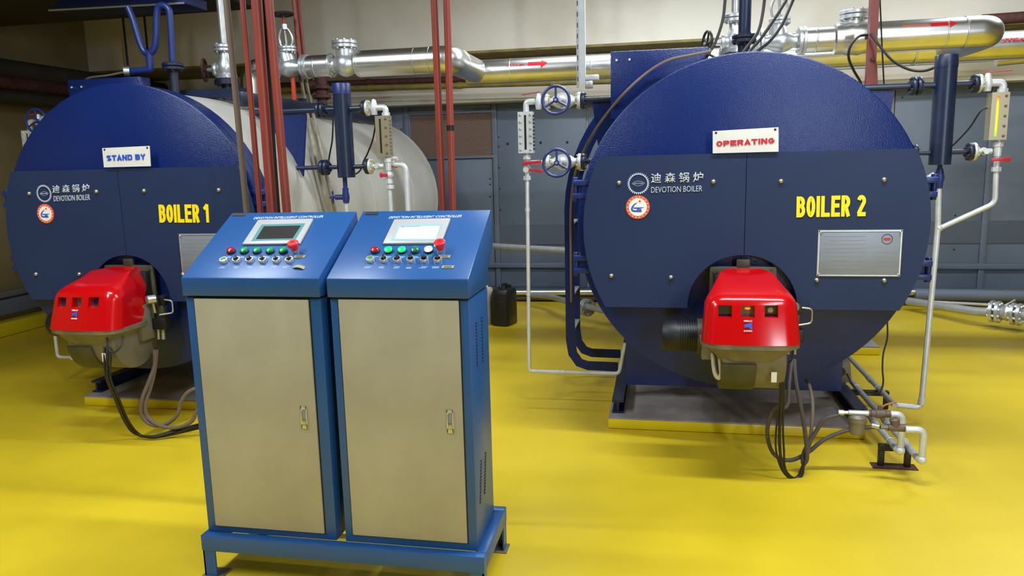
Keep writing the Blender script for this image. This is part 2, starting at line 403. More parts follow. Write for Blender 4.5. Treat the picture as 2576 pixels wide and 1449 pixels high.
# ================================================================== boilers
ZC, R = 1.247, .87
YP, YD = 4.03, 4.09
def arc(xc, r, a0, a1, Y, n=24): return [V(xc+r*math.cos(a0+(a1-a0)*i/n), Y, ZC+r*math.sin(a0+(a1-a0)*i/n)) for i in range(n+1)]
def half_plate(xc, side):
    r = .866 if side < 0 else .853; zt, zb = 1.622, .812; cx, cz, cr = xc-.026, .82, .277; pc = xc+.010
    sx = xc-.02; at_, ab = math.asin((zt-ZC)/r), math.asin((zb-ZC)/r)
    pts = [V(sx, YP, zt)]
    x1 = r*math.cos(at_)
    n = 16
    if side > 0:
        pts += [V(pc+r*math.cos(at_+(ab-at_)*i/n), YP, ZC+r*math.sin(at_+(ab-at_)*i/n)) for i in range(n+1)]
        pts += [V(cx+math.sqrt(cr**2-(zb-cz)**2), YP, zb)]
        a0 = math.atan2(zb-cz, math.sqrt(cr**2-(zb-cz)**2)); a1 = math.acos((sx-cx)/cr)
        pts += [V(cx+cr*math.cos(a0+(a1-a0)*i/14), YP, cz+cr*math.sin(a0+(a1-a0)*i/14)) for i in range(1, 15)]
    else:
        pts += [V(pc-r*math.cos(at_+(ab-at_)*i/n), YP, ZC+r*math.sin(at_+(ab-at_)*i/n)) for i in range(n+1)]
        pts += [V(cx-math.sqrt(cr**2-(zb-cz)**2), YP, zb)]
        a0 = PI-math.atan2(zb-cz, math.sqrt(cr**2-(zb-cz)**2)); a1 = math.acos((sx-cx)/cr)
        pts += [V(cx+cr*math.cos(a0+(a1-a0)*i/14), YP, cz+cr*math.sin(a0+(a1-a0)*i/14)) for i in range(1, 15)]
    g = .0015*side
    return [p+V(g, 0, 0) for p in pts]
def ring(mb, c, ro, ri, Y, t, n=40, teeth=0):
    o = len(mb.v); N = n
    for i in range(N):
        a = 2*PI*i/N; r = ro*(1.0 if not teeth else (1 if (i*teeth*2//N) % 2 == 0 else .88))
        for (rr, yy) in ((r, Y), (ri, Y), (r, Y-t), (ri, Y-t)): mb.v.append(V(c[0]+rr*math.cos(a), yy, c[2]+rr*math.sin(a)))
    for i in range(N):
        j = (i+1) % N; A, B = o+4*i, o+4*j
        mb.f += [(A+2, B+2, B+3, A+3), (A, A+1, B+1, B), (A, B, B+2, A+2), (A+1, A+3, B+3, B+1)]
    return mb
def boiler(xc, k, label):
    b = thing('steam_boiler', label, 'boiler', (xc, 5.9, .071))
    # insulated white shell, front blue ring, door
    MB().lathe((xc, 4.25, ZC), (0, 1, 0), [(0, .853), (3.55, .853)], 72).build('shell', 'shell_white', b)
    for y in (4.9, 6.0, 7.0, 7.77): MB().lathe((xc, y, ZC), (0, 1, 0), [(0, .852), (0, .859), (.03, .859), (.03, .852)], 72, caps=False).build('shell_band', 'shell_white', b)
    MB().lathe((xc-.006, 4.15, ZC), (0, 1, 0), [(0, .878), (.10, .878)], 72).build('front_ring', 'boiler_blue', b)
    MB().lathe((xc-.012, YD, ZC-.003), (0, 1, 0), [(0, .876), (.004, .884), (.055, .884), (.06, .874)], 96).build('door', 'boiler_blue', b)
    for s in (-1, 1): MB().prism(half_plate(xc, s), (0, .014, 0)).build('cover_plate', 'slate', b, ang=20)
    # brass dome bolts
    pts = ((1557, 460), (1795, 457), (1965, 456), (2225, 452), (1538, 694), (1688, 698), (2055, 705), (2225, 706)) if k == 2 else \
          ((72, 487), (241, 482), (361, 480), (549, 478), (89, 690), (198, 690), (459, 690))
    p0 = None
    for q in pts:
        p = P(*q, Y=YP-.006)
        if p0 is None: p0 = MB().lathe(p+V(0, .008, 0), (0, -1, 0), [(0, .013), (.006, .0125), (.012, .009), (.015, .003)], 12).build('bolt', 'brass', b)
        else: dup(p0, p+V(0, .0005, 0), b)
    # hinge lugs on the door rim
    for sx, zz in ((-1, 1.449), (-1, 1.037), (1, 1.43), (1, 1.01)):
        h = MB(); x = xc+sx*.897-.006
        h.box((x-sx*.03, 4.12, zz+.035), (.09, .07, .03)); h.box((x-sx*.03, 4.12, zz-.035), (.09, .07, .03)); h.cyl((x+sx*.005, 4.12, zz-.065), (x+sx*.005, 4.12, zz+.065), .016, 10)
        h.box((x-sx*.045, 4.13, zz), (.06, .05, .1))
        h.build('hinge_lug', 'navy_blue', b, bevel=.004)
    # tube-sheet casing with squared shoulders carrying the gauge pipes
    for s in (-1, 1):
        q = [V(xc+s*.868*math.cos(a), 4.77, ZC+.868*math.sin(a)) for a in [math.radians(v) for v in (20, 30, 38, 46, 52, 57)]]
        MB().prism([V(xc+s*.868, 4.77, 1.955)]+q+[V(xc+s*.45, 4.77, 1.985)], (0, .02, 0)).build('casing_shoulder', 'boiler_blue', b)
    # upright box panel at the top left
    m = MB().span((xc-.742, 4.55, 1.84), (xc-.19, 4.66, 2.225)); m.build('top_casing', 'boiler_blue', b, bevel=.006)
    for dx in (.035, .11): MB().cyl((xc-.742+dx, 4.548, 2.175), (xc-.742+dx, 4.542, 2.175), .007, 8).build('casing_screw', 'white_paint', b)
    # top platform: side channels and cross bars
    for s in (-1, 1):
        MB().span((xc+s*.40-.03, 4.75, 2.03), (xc+s*.40+.03, 7.6, 2.12)).build('platform_channel', 'navy', b, bevel=.004)
    for y in (4.8, 5.7, 6.6, 7.5): MB().span((xc-.4, y, 2.09), (xc+.4, y+.06, 2.15)).build('platform_bar', 'navy', b)
    # saddles and skid rails
    for y in (4.76, 7.2):
        MB().prism([V(xc-.66, y, .155), V(xc+.66, y, .155), V(xc+.66, y, .8)]+arc(xc, .84, math.radians(-32), math.radians(-148), y, 16)+[V(xc-.66, y, .8)], (0, .03, 0)).build('saddle', 'navy_blue', b)
    for s in (-1, 1):
        m = MB(); x = xc+s*.695; m.span((x-.035, 4.43, .071), (x+.035, 7.6, .083)); m.span((x-.035, 4.43, .14), (x+.035, 7.6, .155)); m.span((x-.006, 4.43, .083), (x+.006, 7.6, .14))
        m.build('skid_rail', 'navy', b)
    # lettering and marks on the plate
    Yt = YP-.0008
    T = lambda q: P(*q, Y=Yt)
    if k == 2:
        block('number_lettering', 'BOILER 2', T((2003, 546.9)), T((2177, 543.6)), T((2004, 494.5)), 'letter_yellow', b, .5, .195, gap=.07)
        text('maker_lettering', 'DEVOTION BOILER', T((1637.9, 485)), T((1766.5, 481.2)), T((1638.3, 470.5)), 'letter_silver', b)
        text('maker_lettering', '迪 森 锅 炉', T((1636.9, 461.3)), T((1768.4, 458.8)), T((1637.9, 435.5)), 'letter_silver', b, bold=.015)
        gc, gr, st, sr = T((1605.8, 461.7)), .058, T((1604.5, 521)), .0625
    else:
        block('number_lettering', 'BOILER 1', T((402, 560)), T((526.7, 559.8)), T((399, 514.8)), 'letter_yellow', b, .5, .195, gap=.07)
        text('maker_lettering', 'DEVOTION BOILER', T((136, 506.8)), T((227, 503)), T((135.4, 493)), 'letter_silver', b)
        text('maker_lettering', '迪 森 锅 炉', T((131.7, 486.5)), T((224.8, 483.2)), T((131.7, 466)), 'letter_silver', b, bold=.015)
        gc, gr, st, sr = T((111, 487)), .055, T((115, 537.4)), .06
    m = MB(); ring(m, gc, gr, gr*.8, Yt, .002, 128, teeth=32); gear = m.build('gear_emblem', 'letter_silver', b)
    m = MB(); o = gr*.56
    for sgn in (1, -1):
        up_ = [V(gc.x-o+2*o*i/12, Yt, gc.z+sgn*gr*.22*math.sin(PI*i/12)) for i in range(13)]
        m.tube(up_, .0009, 6, smooth=False)
    m.build('emblem_oval', 'letter_silver', gear)
    text('emblem_lettering', 'DEVOTION', gc+V(-o*.72, 0, -gr*.07), gc+V(o*.72, 0, -gr*.07), gc+V(-o*.72, 0, gr*.07), 'letter_silver', gear, thick=.002)
    s = MB().lathe(st, (0, -1, 0), [(0, sr), (.002, sr)], 48).build('round_sticker', 'orange', b, label='round orange and white sticker')
    MB().lathe(st+V(0, -.002, 0), (0, -1, 0), [(0, sr*.76), (.001, sr*.76)], 40).build('sticker_face', 'white', s)
    q = st+V(0, -.003, 0)
    sw = [V(q.x+sr*a, q.y, q.z+sr*c) for a, c in ((0, .42), (-.28, .3), (-.5, .08), (-.58, -.16), (-.5, -.34), (-.3, -.4), (-.05, -.4), (-.05, -.26), (-.3, -.26), (-.42, -.2), (-.4, -.05), (-.28, .16), (0, .42))]
    MB().prism(sw[:-1], (0, -.001, 0)).build('sticker_swoosh', 'letter_blue', s)
    MB().prism([V(q.x+sr*a, q.y, q.z+sr*c) for a, c in ((-.36, -.02), (.55, -.02), (.3, -.1), (.1, -.14), (.1, -.42), (-.06, -.42), (-.06, -.14), (-.36, -.12))], (0, -.001, 0)).build('sticker_bar', 'letter_blue', s)
    text('sticker_lettering', 'B', q+V(sr*.12, 0, -sr*.42), q+V(sr*.34, 0, -sr*.42), q+V(sr*.12, 0, -sr*.16), 'letter_blue', s, bold=.04, thick=.001)
    star = [V(q.x+sr*(.16+.12*(1 if i % 2 == 0 else .42)*math.sin(PI*i/5)), q.y, q.z+sr*(.5+.12*(1 if i % 2 == 0 else .42)*math.cos(PI*i/5))) for i in range(10)]
    MB().prism(star, (0, -.001, 0)).build('sticker_star', 'red', s)
    # dashes of light lettering round the sticker rim
    m = MB()
    for i in range(18):
        a = 2*PI*i/18; m.cyl(q+V(sr*.87*math.cos(a), 0, sr*.87*math.sin(a)), q+V(sr*.87*math.cos(a), -.0008, sr*.87*math.sin(a)), sr*.05, 6)
    m.build('sticker_rim_marks', 'white', s)
    # name plate
    if k == 2: tl, br = T((2058, 578.5)), T((2230, 696))
    else:
        tl = T((449, 588)); br = tl+V(.40, 0, -.262)
    br.x = tl.x+.40
    c = (tl+br)/2; w, hh = br.x-tl.x, tl.z-br.z
    pl = MB().box((c.x, YP-.002, c.z), (w, .003, hh)).build('name_plate', 'plate', b, bevel=.001, label='engraved metal name plate')
    m = MB()
    for sx in (-1, 1):
        m.box((c.x+sx*(w/2-.006), YP-.0045, c.z), (.006, .002, hh-.004)); m.box((c.x, YP-.0045, c.z+sx*(hh/2-.006)), (w-.004, .002, .006))
    m.build('plate_rim', 'silver', pl)
    for sx in (-1, 1):
        for sz in (-1, 1): MB().ball((c.x+sx*(w/2-.012), YP-.006, c.z+sz*(hh/2-.012)), .006, 8, 5).build('rivet', 'silver', pl)
    ec = V(c.x+w*.32, YP-.0036, c.z+hh*.3); m = MB(); ring(m, ec, .026, .0235, ec.y, .001, 32); m.build('plate_emblem', 'navy_dark', pl)
    MB().prism([V(ec.x+.018*math.cos(2*PI*i/16), ec.y, ec.z+.007*math.sin(2*PI*i/16)) for i in range(16)], (0, -.001, 0)).build('emblem_oval', 'red', pl)
    m = MB(); rr = random.Random(k)
    for i in range(9): 
        z = c.z+hh*(.36-.085*i); m.box((c.x-w*.14-rr.random()*.02, YP-.0037, z), (w*(.42+.1*rr.random()), .0006, .0022))
    for i in range(6):
        m.box((c.x+w*.33, YP-.0037, c.z+hh*(.02-.09*i)), (w*(.2+.06*rr.random()), .0006, .0022))
    e = m.build('engraved_lines', 'plate_ink', pl); e['kind'] = 'stuff'
    return b
X2, X1 = .46, -3.19
B2 = boiler(X2, 2, 'blue fire-tube boiler with yellow BOILER 2 lettering, on the right')
B1 = boiler(X1, 1, 'blue fire-tube boiler with yellow BOILER 1 lettering, behind the control cabinets')
def sign(k, quad, body, tq, m, label):
    Y = YP-.012
    tl, tr, br, bl = [P(*q, Y=Y) for q in quad]
    s = MB().prism([bl, br, tr, tl], (0, .004, 0)).build('status_sign', 'sign_white', smooth=False); tag(s, label, 'sign')
    bl2, br2, tl2 = [P(*q, Y=Y-.0005) for q in tq]
    block('lettering', body, bl2, br2, tl2, m, s, .95, .27, .002, .14, .5)
    for t in (.05, .95):
        p = tl.lerp(tr, t).lerp(bl.lerp(br, t), .09); MB().cyl(p+V(0, -.001, 0), p+V(0, .004, 0), .006, 10).build('screw_hole', 'black', s)
sign(2, ((1793, 329.8), (1958.6, 319.9), (1958.6, 381.4), (1793, 385.7)), 'OPERATING', ((1802.4, 368.5), (1948.4, 360), (1802, 355.2)), 'letter_red', 'white OPERATING sign with red letters on the boiler front')
sign(1, ((256.7, 372.6), (376, 367), (379, 418), (261.4, 421)), 'STAND BY', ((269, 405), (366, 401.5), (268, 391)), 'letter_blue', 'white STAND BY sign with blue letters on the boiler front')

# plinths
def plinth(x0, x1, y0, y1, label, rear=False):
    p = thing('concrete_plinth', label, 'plinth', ((x0+x1)/2, (y0+y1)/2, 0))
    MB().span((x0, y0, 0), (x1, y1, .064)).build('kerb', 'yellow', p, bevel=.012)
    MB().span((x0+.004, y0+.004, .06), (x1-.004, y1-.004, .071)).build('top_slab', 'plinth_grey', p)
    return p
plinth(-.29, 1.165, 4.345, 7.9, 'low yellow-edged grey plinth under the boiler to the right')
plinth(-3.925, -2.46, 4.345, 7.9, 'low yellow-edged grey plinth behind the control cabinets, under the boiler to the left')
p = plinth(1.2, 1.76, 6.29, 6.9, 'small yellow-edged pad right of the plinth, with a cream pipe foot on it')
MB().pipe([P(2178, 878, Y=6.5), P(2178, 850, Y=6.5), P(2120, 800, Y=6.5)], .03, .05).build('pipe_foot', 'cream_pipe', p)

# ladder hugging the left flank of boiler 2
ld = thing('boiler_ladder', 'blue curved ladder hugging the left flank of the right-hand boiler', 'ladder', (X2-1.08, 5.3, .1))
RL = 1.062
for Y in (5.12, 5.48):
    path = [V(X2+RL*math.cos(a), Y, ZC+.0+RL*math.sin(a)) for a in [math.radians(v) for v in range(118, 181, 6)]]
    path += [V(X2-RL, Y, z) for z in (1.1, .9, .7, .5, .36)]
    path += [V(X2-RL+.015, Y, .26), V(X2-RL+.06, Y, .195), V(X2-RL+.12, Y, .175), V(X2-.73, Y, .172)]
    m = MB(); o = []
    n = len(path)
    for i, q in enumerate(path):
        t = (path[min(i+1, n-1)]-path[max(i-1, 0)]).normalized(); nn = V(0, 1, 0).cross(t).normalized()
        for (s, yy) in ((-.032, -.006), (.032, -.006), (.032, .006), (-.032, .006)): m.v.append(q+nn*s+V(0, yy, 0))
    for i in range(n-1):
        for j in range(4): m.f.append((4*i+j, 4*i+(j+1) % 4, 4*i+4+(j+1) % 4, 4*i+4+j))
    m.f += [(0, 1, 2, 3), tuple(4*(n-1)+j for j in (3, 2, 1, 0))]
    m.build('stringer', 'boiler_blue', ld)
for q in [V(X2+RL*math.cos(a), 0, ZC+RL*math.sin(a)) for a in [math.radians(v) for v in (130, 147, 164)]]+[V(X2-RL, 0, z) for z in (1.18, .93, .68, .43)]:
    MB().span((q.x-.03, 5.126, q.z-.006), (q.x+.03, 5.474, q.z+.006)).build('rung', 'pipe_grey', ld)

# ================================================================== control cabinets on their stand
st = thing('cabinet_stand', 'low blue angle-iron stand carrying both control cabinets', 'stand', (-1.19, 2.67, 0))
MB().span((-1.768, 2.462, .112), (-.617, 2.502, .178)).build('front_rail', 'cab_blue', st, bevel=.003)
MB().span((-1.768, 2.84, .112), (-.617, 2.88, .178)).build('rear_rail', 'cab_blue', st, bevel=.003)
for x0, x1 in ((-1.768, -1.728), (-.657, -.617)): MB().span((x0, 2.502, .112), (x1, 2.84, .178)).build('side_rail', 'cab_blue', st, bevel=.003)
for x, s in ((-1.765, 1), (-.62, -1)):
    for y, t in ((2.465, 1), (2.877, -1)):
        m = MB(); m.span((x, y, .004), (x+s*.052, y+t*.006, .112)); m.span((x, y, .004), (x+s*.006, y+t*.05, .112)); m.build('leg', 'cab_blue', st)
        MB().span((x-s*.012, y-t*.012, 0), (x+s*.075, y+t*.065, .005)).build('foot_plate', 'burner_grey', st)
SLP0 = V(0, 2.488, 1.2053); SLD = V(0, .38, .215).normalized(); SLN = V(0, -.215, .38).normalized()
def CP(x, y, h=0.0): return PP(x, y, SLP0+SLN*h, SLN)
def cabinet(x0, x1, label, k):
    c = thing('control_cabinet', label, 'cabinet', ((x0+x1)/2, 2.64, .178), 'control cabinets side by side on the stand')
    MB().span((x0, 2.5, .178), (x1, 2.79, 1.128)).build('body', 'cab_blue', c, bevel=.004)
    MB().span((x0+.006, 2.505, 1.126), (x1-.006, 2.785, 1.137)).build('shadow_gap', 'black', c)
    prof = [(2.488, 1.135), (2.488, 1.205), (2.868, 1.42), (2.874, 1.42), (2.896, 1.28), (2.80, 1.205), (2.80, 1.135)]
    MB().prism([V(x0-.004, y, z) for y, z in prof], (x1-x0+.008, 0, 0)).build('console_head', 'cab_blue', c, bevel=.004)
    # door
    if k == 1: dl, dr = (485, 751, 545, 1322), (778, 751, 813, 1340)
    else: dl, dr = (855, 753, 883, 1345), (1157, 753, 1172, 1361)
    a = (P(dl[0], dl[1], Y=2.494)+P(dl[2], dl[3], Y=2.494))/2; b = (P(dr[0], dr[1], Y=2.494)+P(dr[2], dr[3], Y=2.494))/2
    zt, zb = P(dl[0], dl[1], Y=2.494).z, P(dl[2], dl[3], Y=2.494).z
    MB().span((a.x-.004, 2.498, zb-.004), (b.x+.004, 2.503, zt+.004)).build('door_seal', 'black', c)
    d = MB().span((a.x, 2.492, zb), (b.x, 2.501, zt)).build('door', 'beige', c, bevel=.003, label='beige door with a flush latch')
    h = P(765, 1050, Y=2.49) if k == 1 else P(1132.5, 1060, Y=2.49)
    hd = MB(); hd.box((h.x-.0105, 2.490, h.z), (.005, .006, .088)); hd.box((h.x+.0105, 2.490, h.z), (.005, .006, .088)); hd.box((h.x, 2.490, h.z+.0385), (.025, .006, .011)); hd.box((h.x, 2.490, h.z-.035), (.025, .006, .018)); hd.box((h.x, 2.4925, h.z), (.022, .002, .08))
    hd.build('latch', 'silver', d, bevel=.0008)
    MB().box((h.x, 2.488, h.z-.018), (.015, .007, .016)).build('latch_button', 'galv', d, bevel=.0015)
    MB().box((h.x, 2.4905, h.z+.008), (.016, .003, .034)).build('latch_grip', 'plate', d, bevel=.0008)
    # side vents (right-hand side faces the camera)
    if k == 2:
        m = MB()
        for (xa, ya, yb) in ((1198, 812, 918), (1212, 799, 908), (1211, 1160, 1264), (1222, 1140, 1240)):
            for i in range(14):
                p = P(xa+(3 if ya < 1000 else -2)*i/13, ya+(yb-ya)*i/13, X=x1+.001); m.box(p, (.002, .017, .004))
        m.build('vent_slot', 'black', c)['kind'] = 'stuff'
    else:
        m = MB()
        for yy in (2.60, 2.66):
            for zz in (.35, .85):
                for i in range(14): m.box((x1+.001, yy, zz+.012*i), (.002, .017, .004))
        m.build('vent_slot', 'black', c)['kind'] = 'stuff'
    # console front: lettering, screen, lamps, switches
    dx = 0
    def quad(mb, pts, t, h=0.0): return mb.prism([CP(*q, h) for q in pts], SLN*t)
    if k == 1:
        T = ((637, 552), (812, 547.5), (640, 546.5)); NP = ((585, 543.5), (615, 543.5), (617, 537), (588, 536.5))
        BZ = ((611, 618), (756, 616), (789, 554), (651, 557)); TE = ((632, 606.5), (743, 603.5), (768, 562), (658, 565)); SCN = ((644, 601.5), (736, 599.5), (757, 567.5), (664, 569.5))
        lamps = ((582, 634, 'lamp_red'), (615, 634, 'lamp_green'), (647, 634, 'lamp_green'), (680, 634, 'lamp_green'), (713, 634, 'lamp_green')); ES = (744, 633)
        row = ((564, 658), (596, 657), (629, 657), (662, 657), (696, 657), (729, 657)); tags = ((754, 646), (754, 671)); rots = (0.2, .1, .5, .5, .4)
        caps = ((575, 646), (607, 646), (640, 646), (672, 646), (706, 646), (560, 672), (595, 672), (629, 672), (661, 672), (690, 671), (718, 671))
    else:
        T = ((977, 550), (1160, 546.5), (981, 544.5)); NP = ((919, 540.5), (950, 540.5), (952, 534), (921, 534))
        BZ = ((964, 616.5), (1111, 615), (1134, 553), (993, 556)); TE = ((984, 605), (1096, 604), (1115, 562), (1002, 564)); SCN = ((993, 600), (1096, 600), (1106, 569), (1007, 570))
        lamps = ((944, 633, 'lamp_red'), (978, 633, 'lamp_lit'), (1012, 633, 'lamp_lit'), (1045, 633, 'lamp_dim'), (1079, 632, 'lamp_hot')); ES = (1110, 632)
        row = ((932, 656), (966, 656), (1000, 656), (1034, 656), (1068, 656), (1102, 656)); tags = ((1118, 646), (1127, 672)); rots = (.1, -.2, .9, 1.2, .8)
        caps = ((941, 646), (975, 646), (1010, 646), (1045, 646), (925, 672), (961, 672), (997, 672), (1031, 673), (1065, 672), (1094, 672))
    text('title_lettering', 'DEVOTION INTELLIGENT CONTROLLER', CP(*T[0]), CP(*T[1]), CP(*T[2]), 'paint_white', c, bold=.012, shear=.15, thick=.0006)
    n_ = quad(MB(), NP, .002).build('badge', 'ink', c, label='small black badge'); 
    sc_ = quad(MB(), BZ, .009).build('screen_bezel', 'bezel', c, bevel=.002)
    quad(MB(), TE, .0006, .009).build('screen_border', 'teal' if k == 1 else 'teal_pale', sc_)
    quad(MB(), SCN, .0006, .0096).build('display', 'screen_off' if k == 1 else 'screen_on', sc_, label='dark display' if k == 1 else 'lit white display')
    if k == 2:
        quad(MB(), ((1006.5, 571.5), (1018, 571.3), (1019, 569.3), (1007.5, 569.6)), .0004, .0102).build('menu_mark', 'screen_red', sc_)
        quad(MB(), ((1019, 571.3), (1057, 570.8), (1058, 568.8), (1020, 569.2)), .0004, .0102).build('menu_bar', 'screen_blue', sc_)
    for (x, y, mt) in lamps:
        p = CP(x, y, 0); lit = {'lamp_red': 'red pilot lamp', 'lamp_green': 'green pilot lamp', 'lamp_lit': 'lit green pilot lamp', 'lamp_dim': 'unlit green pilot lamp', 'lamp_hot': 'brightly lit pilot lamp'}[mt]
        r_ = MB().lathe(p, SLN, [(0, .017), (.006, .017), (.008, .015)], 20).build('pilot_lamp', 'black', c, label=lit)
        MB().lathe(p+SLN*.006, SLN, [(0, .0148), (.008, .0148), (.0105, .011), (.0115, .004)], 20).build('lens', mt, r_)
    p = CP(*ES); e = MB().lathe(p, SLN, [(0, .014), (.012, .014)], 18).build('emergency_stop', 'galv', c, label='red mushroom emergency stop')
    MB().lathe(p+SLN*.012, SLN, [(0, .014), (.012, .0165), (.018, .021), (.03, .0215), (.033, .018), (.033, .008), (.028, .006)], 22).build('mushroom_cap', 'estop', e)
    for i, (x, y) in enumerate(row):
        p = CP(x, y)
        b_ = MB().lathe(p, SLN, [(0, .0158), (.011, .0158), (.013, .0145), (.013, .0115), (.009, .011)], 22).build('push_button' if i == 0 else 'selector_switch', 'silver', c)
        if i == 0: MB().lathe(p, SLN, [(0, .0115), (.0115, .0115), (.0125, .009)], 18).build('cap', 'push_green', b_)
        else:
            MB().lathe(p, SLN, [(0, .0112), (.011, .0112)], 18).build('cap', 'black', b_)
            a_ = rots[i-1]; u_ = (V(1, 0, 0)*math.sin(a_)*-1+SLD*math.cos(a_)); w_ = SLN.cross(u_)
            q = p+SLN*.011; MB().prism([q+u_*.0135, q+w_*.0045+u_*.004, q+w_*.0045-u_*.011, q-w_*.0045-u_*.011, q-w_*.0045+u_*.004], SLN*.012).build('lever', 'black', b_, bevel=.001)
    for i, (x, y) in enumerate(tags):
        p = CP(x, y, 0); w_, v_ = V(1, 0, 0), SLD
        if k == 1 and i == 1: pts = [p+w_*(.024*(j/6*2-1))+SLN*(.001+.007*math.sin(PI*j/6))+v_*(-.004-.006*j/6) for j in range(7)]; 
        else: pts = [p+w_*(.022*(j/6*2-1))+SLN*.001 for j in range(7)]
        m = MB(); n0 = len(m.v)
        for q in pts: m.v += [q-v_*.008, q+v_*.008, q+v_*.008+SLN*.0008, q-v_*.008+SLN*.0008]
        for j in range(6):
            for t in range(4): m.f.append((4*j+t, 4*j+(t+1) % 4, 4*j+4+(t+1) % 4, 4*j+4+t))
        m.f += [(0, 3, 2, 1), (24, 25, 26, 27)]
        tg = m.build('label_strip', 'tag', c)
        if not (k == 1 and i == 1):
            m = MB()
            for j in range(2): m.prism([p+w_*a+v_*(b+.0065*j)+SLN*.002 for a, b in ((-.015, -.005), (.014, -.005), (.014, -.0025), (-.015, -.0025))], SLN*.0004)
            m.build('smudged_print', 'ink', tg)
    m = MB(); rr = random.Random(k)
    for (x, y) in caps:
        p = CP(x, y)
        for j in range(2):
            L = .008+.006*rr.random(); o = (rr.random()-.5)*.008
            m.prism([p+V(1, 0, 0)*(o+a*L)+SLD*(b-.006*j) for a, b in ((-1, 0), (1, 0), (1, .0016), (-1, .0016))], SLN*.0004)
    m.build('caption_print', 'paint_white', c)['kind'] = 'stuff'
    return c
cabinet(-1.757, -1.208, 'blue control cabinet with a dark screen, left of the pair on the stand', 1)
cabinet(-1.172, -.65, 'blue control cabinet with a lit white screen and glowing green lamps', 2)
m = MB()
cp = [P(x, y, Z=.012) for x, y in ((985, 1398), (1010, 1408), (1035, 1412), (1050, 1404), (1040, 1398), (1020, 1402), (1060, 1412), (1085, 1405))]
m.tube(cp, .006, 8); tag(m.build('loose_cable', 'rubber'), 'loose black cable lying under the cabinet stand', 'cable')

# red conduits dropping from the ceiling behind the cabinets
def conduit(xa, xb, r, m, label, Y=3.06, tape=None, grp=None):
    a, b = P(xa, 0, Y=Y), P(xb, 535, Y=Y); d = (a-b)/(a.z-b.z)
    o = thing('conduit', label, 'conduit', b+d*(.02-b.z), grp)
    MB().cyl(b+d*(0-b.z), b+d*(4.2-b.z), r, 16).build('tube', m, o)
    for z in (2.9,): MB().cyl(b+d*(z-b.z), b+d*(z+.06-b.z), r*1.25, 16).build('coupling', m, o)
    MB().cyl(b+d*(0-b.z), b+d*(.05-b.z), r*1.3, 16).build('coupling', m, o)
    if tape:
        t = P(*tape, Y=Y).z; MB().cyl(b+d*(t-.011-b.z), b+d*(t+.011-b.z), r*1.06, 16).build('tape_band', 'black', o, label='black tape band')
    return o
conduit(570, 621, .0135, 'conduit_grey', 'thin grey-brown conduit, leftmost of the vertical run behind the cabinets')
conduit(610, 655, .0125, 'red_pipe', 'thin red conduit between the grey conduit and the thick red ones')
conduit(645, 685, .023, 'red_pipe', 'thick red conduit with a black cable strapped along it')
conduit(676, 722, .0185, 'red_pipe', 'medium red conduit just right of the strapped black cable')
conduit(1092, 1114, .0145, 'red_pipe', 'left one of the two close red conduits above the lit control cabinet')
conduit(1124, 1139, .0145, 'red_pipe', 'red conduit with a black tape band above the lit control cabinet', tape=(1131, 322))
a, b = P(664, 0, Y=3.09), P(703, 535, Y=3.09); d = (a-b)/(a.z-b.z)
tag(MB().tube([b+d*(z-b.z)+V(.004*math.sin(z*3), 0, 0) for z in (.02, .8, 1.4, 2, 2.6, 3.2, 4.19)], .008, 8).build('cable', 'black'), 'straight black cable running up behind the thick red conduit', 'cable')

